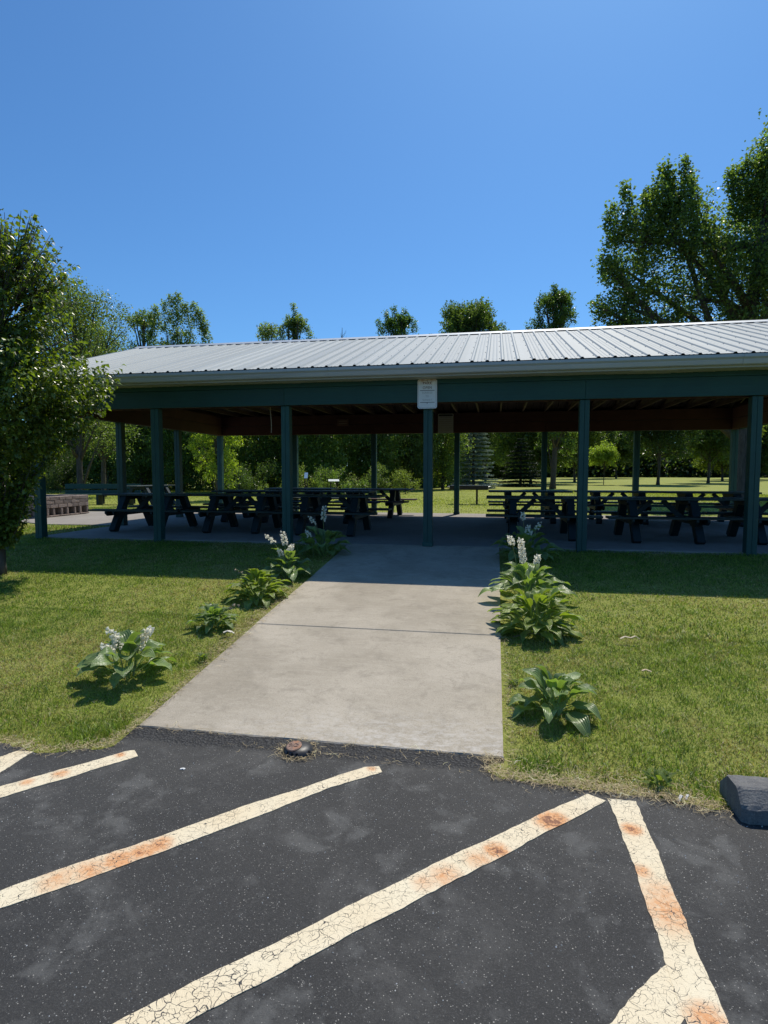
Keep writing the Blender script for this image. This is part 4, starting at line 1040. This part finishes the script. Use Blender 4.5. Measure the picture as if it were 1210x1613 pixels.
# trees on the right lawn
right = [
    (5.0, 58.0, 12.5, 5.5, 1.0, (0.088, 0.128, 0.046), 'spreading pale leafed tree behind the dark spruce', 'woodland_tree', .26, 18),
    (-.2, 74.0, 11.0, 4.0, 2.0, (0.101, 0.149, 0.054), 'round tree on a bare trunk between the two spruces', 'lawn_tree', .30, 14),
    (11.0, 68.4, 9.5, 3.5, 1.6, (0.095, 0.135, 0.047), 'leafy tree left of the right middle post', 'lawn_tree', .26, 13),
    (11.9, 53.3, 3.9, 1.7, 1.9, (0.216, 0.284, 0.068), 'small yellow green sapling on the right lawn', 'sapling', .16, 9),
    (17.3, 54.3, 12.0, 4.2, 2.4, (0.047, 0.081, 0.030), 'large dark lawn tree behind the right rear posts', 'lawn_tree', .22, 16),
    (24.5, 62.0, 11.5, 4.0, 2.2, (0.061, 0.101, 0.036), 'dark lawn tree left of the right rear corner post', 'lawn_tree', .24, 15),
    (15.6, 92.0, 12.5, 4.6, 2.5, (0.068, 0.108, 0.041), 'farther lawn tree between the two right rear posts', 'lawn_tree', .34, 14),
    (31.5, 78.0, 11.0, 4.5, 1.0, (0.128, 0.162, 0.041), 'yellowish tree near the end of the right lawn', 'lawn_tree', .30, 14),
    (22.0, 100.0, 12.0, 4.6, 2.6, (0.074, 0.115, 0.043), 'distant lawn tree on a thin trunk', 'lawn_tree', .36, 13),
    (40.0, 92.0, 12.0, 5.5, .6, (0.068, 0.108, 0.038), 'far dark tree behind the big maple trunk', 'lawn_tree', .34, 14),
    (5.5, 96.0, 13.0, 5.2, 1.2, (0.095, 0.135, 0.051), 'far pale tree in the middle of the treeline', 'lawn_tree', .34, 15),
]
for i, (x, y, h, r, z0, b, lab, nm, lf, n_) in enumerate(right):
    auto_tree(nm, x, y, h, r, z0, lab, 110+i, leaf=lf, n=n_, base=b, dens=17 if r > 2 else 60, per=24, jit=.2 if r > 2 else .08, tr=(.14 if r > 2 else .035), size=.5)

# ---------------------------------------------------------------- hostas
def hosta_leaf(pl, L, W, a0, a1, fold, wave, seed):
    """petiole from the crown, then an arched, folded blade; u across, v along"""
    rs = random.Random(seed); ns, nc = 9, 4; V = []; UV = []; F = []
    x = z = 0.0; ang = min(R(82), a0+R(12))
    pet = [(0, 0)]
    for k in range(4): x += pl/4*math.cos(ang); z += pl/4*math.sin(ang); ang -= (ang-a0)/3; pet.append((x, z))
    pts = [(x, z)]; an = a0
    for k in range(ns):
        an = a0+(a1-a0)*((k+1)/ns)**1.1; x += L/ns*math.cos(an); z += L/ns*math.sin(an); pts.append((x, z))
    for k, (px, pz) in enumerate(pts):
        t = k/ns; w = W*(math.sin(math.pi*min(1, t**.78))**.85 if 0 < t < 1 else .03)*.5+.001
        wv = wave*math.sin(t*9+seed)*w
        for c in range(nc+1):
            u = c/nc*2-1; V.append((px, u*w, pz+abs(u)**1.2*w*fold+wv*abs(u))); UV.append((c/nc, t))
    for k in range(ns):
        for c in range(nc): a = k*(nc+1)+c; F.append((a, a+1, a+nc+2, a+nc+1))
    b = len(V)
    for (px, pz) in pet:
        for (dy, dz) in ((-.004, .002), (0, -.003), (.004, .002)): V.append((px, dy, pz+dz)); UV.append((.5, 0))
    for k in range(4):
        for c in range(3): F.append((b+k*3+c, b+k*3+(c+1) % 3, b+(k+1)*3+(c+1) % 3, b+(k+1)*3+c))
    me = np_mesh('leaf', V, F, smooth=True); uv = me.uv_layers.new(name='UVMap')
    li = np.zeros(len(me.loops), np.int32); me.loops.foreach_get('vertex_index', li)
    uv.data.foreach_set('uv', np.array(UV, np.float32)[li].ravel()); return me

def stalk_meshes(h, lean, seed, nb=16, sl_=.16):
    rs = random.Random(seed); pts = [(lean*(k/6)**2, .02*math.sin(k), h*k/6) for k in range(7)]
    st_ = MB().tube(pts, [.006, .0055, .005, .0045, .004, .003, .002], 6).mesh('flower_stalk'); st_.materials.append(M['stalk'])
    m = MB()
    for k in range(nb):
        t = 1-sl_/h*(k/nb); j = t*6; i = min(5, int(j)); f = j-i
        p = Vector(pts[i]).lerp(Vector(pts[i+1]), f); a = k*2.4+rs.uniform(-.3, .3); L = rs.uniform(.026, .04)*(1 if k > 2 else .6)
        d = Vector((math.cos(a), math.sin(a), rs.uniform(-.55, .15))).normalized(); s = d.cross(Vector((0, 0, 1))).normalized(); u = s.cross(d)
        ring = []; n = 6; vs = []
        for (q, r) in ((0.0, .003), (.35, .006), (.75, .011), (1.0, .019)):
            for e in range(n):
                an = 2*math.pi*e/n; rr = r*(1.15 if (q == 1 and e % 2) else .8 if q == 1 else 1)
                vs.append(p+d*(L*q+.006)+(s*math.cos(an)+u*math.sin(an))*rr)
        m.add(vs, [(x*n+e, x*n+(e+1) % n, (x+1)*n+(e+1) % n, (x+1)*n+e) for x in range(3) for e in range(n)])
    bl = m.mesh('blossoms', True); bl.materials.append(M['petal' if nb > 4 else 'dry_stalk']); return st_, bl

def hosta(x, y, label, n, L, W, spread, mat, seed, stalks=(), pl=.16, h_ang=(80, 25)):
    rs = random.Random(seed); root = empty('hosta_plant', (x, y, ground(x, y))); tag(root, label, 'hosta', 'hostas along the walkway')
    meshes = []
    for k in range(7):
        t = k/6; a0 = R(h_ang[0]+(h_ang[1]-h_ang[0])*t)
        me = hosta_leaf(pl*(1.15-.35*t), L*(.8+.3*t), W*(.85+.2*t), a0, R(8-50*t), .42-.12*t, .25, seed+k); me.materials.append(M[mat]); meshes.append(me)
    for k in range(n):
        t = (k+.5)/n; mi = min(6, int(t*7)); a = k*2.399+rs.uniform(-.25, .25); s = spread*rs.uniform(.82, 1.12)
        o = obj('leaf', meshes[mi], None, root, (rs.uniform(-.03, .03)+.05*math.cos(a)*t, rs.uniform(-.03, .03)+.05*math.sin(a)*t, 0), (rs.uniform(-.25, .25), rs.uniform(-.12, .12), a)); o.scale = (s, s*rs.uniform(.88, 1.1), s*rs.uniform(.9, 1.1))
    for i, (dx, dy, h, lean, az, nb, sl_) in enumerate(stalks):
        sm_, bl = stalk_meshes(h, lean, seed+i, nb, sl_)
        o = obj('flower_stalk', sm_, None, root, (dx, dy, 0), (0, 0, az)); obj('blossoms', bl, None, o)
    return root
W_, E_ = math.pi, 0.
hosta(-1.93, -5.36, 'broad leaved hosta with three white flower spikes nearest the asphalt, left side', 26, .205, .130, 1.18, 'hosta_green', 1,
      ((-.03, .0, .40, .13, W_, 26, .17), (.04, .02, .43, .17, E_, 30, .20), (-.05, -.06, .30, .10, W_+.3, 14, .09), (.05, 0, .40, .10, .3, 18, .12)), pl=.17)
hosta(-1.78, -4.12, 'small hosta without flowers, second from the asphalt on the left side', 50, .15, .07, 1.05, 'hosta_green', 2, ((.03, -.1, .28, .30, E_-.1, 3, .04),), pl=.11)
hosta(-1.70, -3.12, 'bushy yellow green hosta at the shadow edge on the left side', 80, .19, .08, 1.2, 'hosta_lime', 3, ((0, 0, .33, .3, W_-.2, 3, .04),), pl=.16, h_ang=(78, 12))
hosta(-1.68, -2.15, 'shaded hosta whose white flower heads catch the sun, left side', 32, .20, .12, 1.3, 'hosta_green', 4,
      ((0, 0, .58, .28, W_+.1, 14, .11), (0, 0, .62, .06, W_, 22, .17), (.02, -.03, .46, .07, E_-.2, 14, .10), (.0, -.06, .40, .08, W_+.5, 14, .09)), pl=.15)
hosta(-1.55, -.85, 'dark shaded hosta beside the pavilion floor on the left side', 36, .21, .125, 1.3, 'hosta_green', 5,
      ((0, 0, .78, .02, 0, 20, .22), (0, 0, .62, .22, W_, 10, .12), (-.1, -.2, .42, .10, W_+.2, 14, .10)), pl=.18)
hosta(1.52, -.95, 'dark shaded hosta beside the pavilion floor on the right side', 30, .22, .145, 1.3, 'hosta_green', 6,
      ((0, 0, .74, .03, W_, 12, .11), (.05, 0, .60, .16, E_, 9, .10), (0, -.05, .48, .08, E_, 12, .11), (0, 0, .56, .06, E_-.4, 10, .1)), pl=.22)
hosta(1.48, -2.85, 'large hosta with a tall white flower spike at the shadow edge, right side', 40, .26, .125, 1.15, 'hosta_green', 7,
      ((-.04, 0, .74, .06, W_+.3, 38, .30), (-.1, .05, .76, .12, W_, 14, .1), (.02, -.02, .56, .08, E_, 16, .10)), pl=.22)
hosta(1.50, -3.80, 'biggest yellow green hosta overhanging the path joint, right side', 90, .20, .085, 1.22, 'hosta_lime', 8, (), pl=.20, h_ang=(76, 10))
hosta(1.52, -5.42, 'hosta of broad smooth leaves without flowers nearest the asphalt, right side', 34, .185, .092, 1.22, 'hosta_green', 9, (), pl=.12, h_ang=(84, 18))

# leafy weed and litter
wd = empty('weed', (2.0, -6.30, ground(2.0, -6.3)+.0)); tag(wd, 'bright green leafy weed at the lawn edge near the wheel stop', 'weed')
wl = hosta_leaf(.03, .085, .022, R(55), R(5), .3, .1, 3); wl.materials.append(M['hosta_lime'])
rg = random.Random(7)
for k in range(34):
    o = obj('leaf', wl, None, wd, (rg.gauss(0, .045), rg.gauss(0, .03), rg.uniform(0, .03)), (rg.uniform(-.5, .5), rg.uniform(-.4, .3), rg.uniform(0, 6.28))); q = rg.uniform(.6, 1.1); o.scale = (q, q, q)
for (x_, y_, lab_, q_) in ((-1.47, -4.95, 'small green broadleaf weed at the left path edge below the small hosta', .7), (1.24, -5.05, 'tiny green weed at the right path edge above the nearest hosta', .5), (-2.25, -6.42, 'green weed at the far left asphalt edge', .7)):
    w2 = copy_tree(wd); w2.location = (x_, y_, ground(x_, y_)); w2.scale = (q_, q_, q_); w2.rotation_euler = (0, 0, x_*5); tag(w2, lab_, 'weed')
def litter(x, y, label, pts, w, col, cat, rz_=0., z=None):
    o = MB()
    for i in range(len(pts)-1):
        a, b = pts[i], pts[i+1]; o.beam((a[0], a[1], a[2]), (b[0], b[1], b[2]), w*(1-.25*i/len(pts)), .004)
    ob = o.build('dead_leaf' if cat == 'leaf' else 'stick', mat_simple(label[:20], col, .8, 0, .2, 20), None, loc=(x, y, ground(x, y) if z is None else z), rot=(0, 0, rz_)); tag(ob, label, cat)
litter(2.25, -4.02, 'pale curled dead leaf lying on the right lawn', [(0, 0, .05), (.04, .01, .07), (.09, -.01, .066), (.13, .0, .082), (.17, 0, .055)], .026, (.55, .47, .34), 'leaf')
litter(2.28, -4.72, 'small tan dead leaf lying on the right lawn', [(0, 0, .045), (.03, .01, .055), (.07, -.01, .045)], .02, (.5, .40, .26), 'leaf')
litter(-1.55, -4.36, 'white papery scrap at the left path edge', [(0, 0, .04), (.04, .02, .055), (.09, .0, .05), (.11, .01, .035)], .038, (.62, .58, .50), 'leaf')
litter(2.07, -6.46, 'white dead leaf shreds beside the weed', [(0, 0, .01), (.02, .025, .03), (.035, .04, .012)], .014, (.75, .72, .66), 'leaf', z=LOT)
litter(2.11, -6.44, 'second white shred beside the weed', [(0, 0, .012), (.018, .02, .03), (.02, .05, .012)], .013, (.75, .72, .66), 'leaf', z=LOT)
litter(1.27, -4.06, 'thin bent twig lying under the biggest hosta', [(0, 0, .03), (.1, .03, .05), (.22, .07, .06), (.34, .03, .03)], .010, (.18, .13, .09), 'stick')
litter(-.74, -6.62, 'small white chip lying on the dark asphalt', [(0, 0, .003), (.02, .004, .006), (.028, .0, .003)], .014, (.7, .7, .68), 'litter', z=LOT)

# ---------------------------------------------------------------- grass
HOSTAS = [(-1.93, -5.36), (-1.8, -4.2), (-1.72, -3.2), (-1.7, -2.15), (-1.55, -.72), (1.52, -.95), (1.5, -2.95), (1.5, -3.95), (1.52, -5.42)]
def vnoise(x, y, seed, sc):
    rs = np.random.RandomState(seed); r = 0
    for k in range(7):
        a = rs.uniform(0, 6.28); f = sc*rs.uniform(.6, 2.2); r = r+np.sin((x*math.cos(a)+y*math.sin(a))*f+rs.uniform(0, 6.28))*rs.uniform(.5, 1)
    return r/3.2
def in_view(x, y, m=.45):
    dx, dy = x-1.08, y+9.76; d = -dx*.1836+dy*.983; l = dx*.983+dy*.1836
    return (d > .3) & (np.abs(l) < .655*d+m)
def grass(name, n, region, hgt, wid, seed, label, dry0=0.0, tuft=None):
    rs = np.random.RandomState(seed); x0, x1, y0, y1 = region
    x = rs.uniform(x0, x1, n); y = rs.uniform(y0, y1, n)
    ex = np.interp(x, [p[0] for p in EDGE if not -1.34 < p[0] < 1.08], [p[1] for p in EDGE if not -1.34 < p[0] < 1.08])
    wob = .012*np.sin(y*17)+.010*np.sin(y*41+1)
    k = in_view(x, y) & (y > ex-.01+rs.uniform(-.02, .03, n)) & ((x < -1.36+wob) | (x > 1.17+wob) | (y > 0))
    k &= (y < -.01) | (x < -7.46)
    k &= ~((x < -7.4) & (y > 2.45) & (y < 7.9) & (x > -13.4))
    x, y = x[k], y[k]; n = len(x)
    z = np.where(y < 0, np.maximum(SLOPE*y, LOT+.005)-.018, -.03)
    ex = ex[k]
    edge_d = np.minimum(np.abs(y-ex), np.where(y < 0, np.minimum(np.abs(x+1.36), np.abs(x-1.17)), 9))
    dry = np.clip(.33+.6*vnoise(x, y, 4, 1.4)+.4*vnoise(x, y, 8, 6)+.25*vnoise(x, y, 9, 15)+dry0+.55*np.exp(-edge_d/.16)+.30*np.exp(-(y-ex)/.5), 0, 1)
    dry = np.maximum(dry, .95*np.exp(-((x+1.45)/.20)**2)*np.exp(-((y+4.0)/1.3)**2)); dry = np.maximum(dry, .8*np.exp(-((y-ex)/.14)**2))
    for (hx, hy) in HOSTAS: dry = np.maximum(dry, .75*np.exp(-((x-hx)**2+(y-hy+.15)**2)/.10))
    isdry = rs.rand(n) < dry*.8
    h = hgt*.88*rs.uniform(.4, 1.25, n)*(1+.25*vnoise(x, y, 5, 3)+.3*vnoise(x, y, 6, 14)); h = np.where(isdry, h*.75, h)
    for (tx, ty, tr, tk) in ((-1.62, -6.30, .22, .9), (-1.4, -6.1, .15, .6), (1.35, -6.2, .2, .35), (2.25, -6.35, .12, .6), (-1.55, -5.05, .12, .4)):
        q = np.exp(-((x-tx)**2+(y-ty)**2)/tr**2); h = h*(1+tk*q); isdry &= rs.rand(n) > q*1.2
    h = np.where(edge_d < .05, h*.6, h)
    a = rs.uniform(0, 2*math.pi, n); lean = rs.uniform(.2, 1.6, n)*h*np.where(isdry, 1.4, 1.0)
    d = np.stack([np.cos(a), np.sin(a), 0*a], 1); s = np.stack([-np.sin(a), np.cos(a), 0*a], 1)
    w = (wid*rs.uniform(.6, 1.2, n))[:, None]; P0 = np.stack([x, y, z-.004], 1)
    ta = rs.uniform(0, 2*math.pi, n); s = np.stack([np.cos(ta), np.sin(ta), 0*ta], 1)
    mid = P0+d*lean[:, None]*.35+np.array([0, 0, 1])*h[:, None]*.62; tip = P0+d*lean[:, None]+np.array([0, 0, 1])*h[:, None]*.95
    V = np.stack([P0-s*w*.5, P0+s*w*.5, mid+s*w*.42, mid-s*w*.42, tip], 1).reshape(-1, 3); b = np.arange(n)[:, None]*5
    F = np.concatenate([b+[0, 1, 2], b+[0, 2, 3], b+[3, 2, 4]], 1).reshape(-1, 3)
    f = rs.lognormal(0, .42, n)[:, None]; pt = (.5+.4*vnoise(x, y, 12, .9)+.25*vnoise(x, y, 13, 9))[:, None]
    g = np.array([.105, .185, .024])*(1-pt)+np.array([.180, .245, .036])*pt
    c = np.where(isdry[:, None], np.where(rs.rand(n, 1) < .35, np.array([.22, .16, .08]), np.array([.44, .36, .18])), g)*f; c = np.clip(c, .01, .6)
    o = obj(name, np_mesh(name, V, F, np.repeat(c, 5, 0)), M['grass']); tag(o, label, 'grass', None, 'stuff')
grass('lawn_grass', 260000, (-5.2, 4.2, -6.7, -3.8), .038, .0040, 1, 'short green lawn grass with dry tips beside the parking lot')
grass('lawn_grass', 260000, (-8.5, 7.0, -3.85, 0), .036, .0060, 2, 'short green lawn grass in front of the pavilion')
grass('lawn_grass', 90000, (-16, -7.45, 0, 9.0), .05, .010, 3, 'short green lawn grass beside the barbecue apron')

def grass_far():
    rs = np.random.RandomState(17); n = 150000
    y = 7.95+rs.power(1.3, n)*24; x = rs.uniform(-24, 16, n); k = in_view(x, y, .5) & ((x > -7.4) | (y > 8.0)); x, y = x[k], y[k]; n = len(x)
    a = rs.uniform(0, 6.28, n); h = rs.uniform(.03, .07, n); w = .008+.0009*(y-8)
    P0 = np.stack([x, y, np.full(n, -.05)], 1); s = np.stack([np.cos(a), np.sin(a), 0*a], 1)*w[:, None]
    t = P0+np.stack([np.sin(a)*h*.5, np.cos(a)*h*.5, h], 1); V = np.stack([P0-s, P0+s, t], 1).reshape(-1, 3)
    c = np.array([.34, .38, .08])*rs.lognormal(0, .3, n)[:, None]
    o = obj('lawn_grass', np_mesh('lawn_grass', V, np.arange(3*n).reshape(-1, 3), np.repeat(np.clip(c, 0, .6), 3, 0)), M['grass']); tag(o, 'short sunny lawn grass behind the pavilion', 'grass', None, 'stuff')
grass_far()

def straw():
    rs = np.random.RandomState(30); Ps = []
    def along(pts, n, w):
        seg = np.array(pts, float); d = np.r_[0, np.cumsum(np.linalg.norm(np.diff(seg, axis=0), axis=1))]; s = rs.uniform(0, d[-1], n)
        return np.stack([np.interp(s, d, seg[:, 0])+rs.normal(0, w, n), np.interp(s, d, seg[:, 1])+rs.normal(0, w, n)], 1)
    Ps.append(along([(-3.2, -6.53), (-2.07, -6.50), (-1.73, -6.57), (-1.48, -6.48), (-1.33, -6.40)], 900, .035))
    Ps.append(along([(-1.36, -6.4), (-1.37, -6.0), (-1.38, -5)], 500, .025)); Ps.append(along([(-1.40, -5), (-1.42, -3.6), (-1.42, -2.6)], 1700, .07))
    Ps.append(along([(1.20, -6.3), (1.20, -5.5), (1.20, -4)], 260, .02)); Ps.append(along([(1.08, -6.12), (1.10, -6.33), (1.36, -6.37), (1.70, -6.40), (2.02, -6.43), (2.3, -6.50)], 1500, .035))
    Ps.append(along([(1.3, -6.28), (1.7, -6.3), (2.2, -6.35)], 350, .07)); Ps.append(along([(2.3, -6.27), (4, -6.25)], 400, .05))
    an = rs.uniform(0, 6.28, 170); Ps.append(np.stack([-.12+np.cos(an)*rs.normal(.122, .012, 170), -6.275+np.sin(an)*rs.normal(.122, .012, 170)], 1))
    Ps.append(along([(-1.2, -6.13), (1.0, -6.14)], 160, .02)); Ps.append(along([(-.6, -6.28), (.9, -6.33)], 70, .02))
    p = np.concatenate(Ps); n = len(p)
    on_path = (p[:, 0] > -1.36) & (p[:, 0] < 1.17) & (p[:, 1] > -6.12)
    z = np.maximum(SLOPE*p[:, 1]-.010, LOT+.004); z = np.where(on_path, SLOPE*p[:, 1]+.003, z)+rs.uniform(0, .018, n)
    a = rs.uniform(0, 6.28, n); L = rs.uniform(.02, .075, n); w = rs.uniform(.0006, .0016, n)[:, None]; bend = rs.normal(0, .25, n)
    d = np.stack([np.cos(a), np.sin(a), rs.uniform(-.1, .35, n)], 1); s = np.stack([-np.sin(a), np.cos(a), rs.normal(0, .4, n)], 1); P0 = np.stack([p[:, 0], p[:, 1], z], 1)
    m1 = P0+d*L[:, None]*.5+s*(bend*L)[:, None]; t = P0+d*L[:, None]*[1, 1, .3]; up = np.array([0, 0, 1.])
    V = np.stack([P0-s*w, P0+s*w, m1+s*w, m1-s*w, t+s*w*.5, t-s*w*.5], 1).reshape(-1, 3); V[:, 2] = np.maximum(V[:, 2], LOT+.003)
    b = np.arange(n)[:, None]*6; F = np.concatenate([b+[0, 1, 2, 3], b+[3, 2, 4, 5]], 1).reshape(-1, 4)
    c = np.array([.46, .37, .22])*rs.lognormal(0, .35, n)[:, None]
    o = obj('dry_straw', np_mesh('dry_straw', V, F, np.repeat(np.clip(c, 0, .75), 6, 0)), M['straw']); tag(o, 'pale dry grass clippings along the asphalt and path edges', 'straw', None, 'stuff')
straw()
def pebbles():
    rs = np.random.RandomState(41); n = 2600; y = -6.35-rs.power(1, n)*2.4; x = rs.uniform(-2.6, 3.2, n); k = in_view(x, y, .1); x, y = x[k], y[k]; n = len(x)
    r = rs.uniform(.0012, .0036, n)*np.where(rs.rand(n) < .06, 1.6, 1); V = []; q = np.array([[1, 0, 0], [0, 1, 0], [-1, 0, 0], [0, -1, 0], [0, 0, .9]])
    V = (np.stack([x, y, np.full(n, LOT+.0002)], 1)[:, None]+q[None]*r[:, None, None]*rs.uniform(.7, 1.3, (n, 5, 1))).reshape(-1, 3)
    b = np.arange(n)[:, None]*5; F = np.concatenate([b+[0, 1, 4], b+[1, 2, 4], b+[2, 3, 4], b+[3, 0, 4]], 1).reshape(-1, 3)
    c = np.array([.42, .41, .38])*rs.lognormal(0, .4, n)[:, None]
    o = obj('gravel', np_mesh('gravel', V, F, np.repeat(np.clip(c, 0, .8), 5, 0)), M['straw']); tag(o, 'tiny pale stones scattered on the dark asphalt', 'gravel', None, 'stuff')
pebbles()
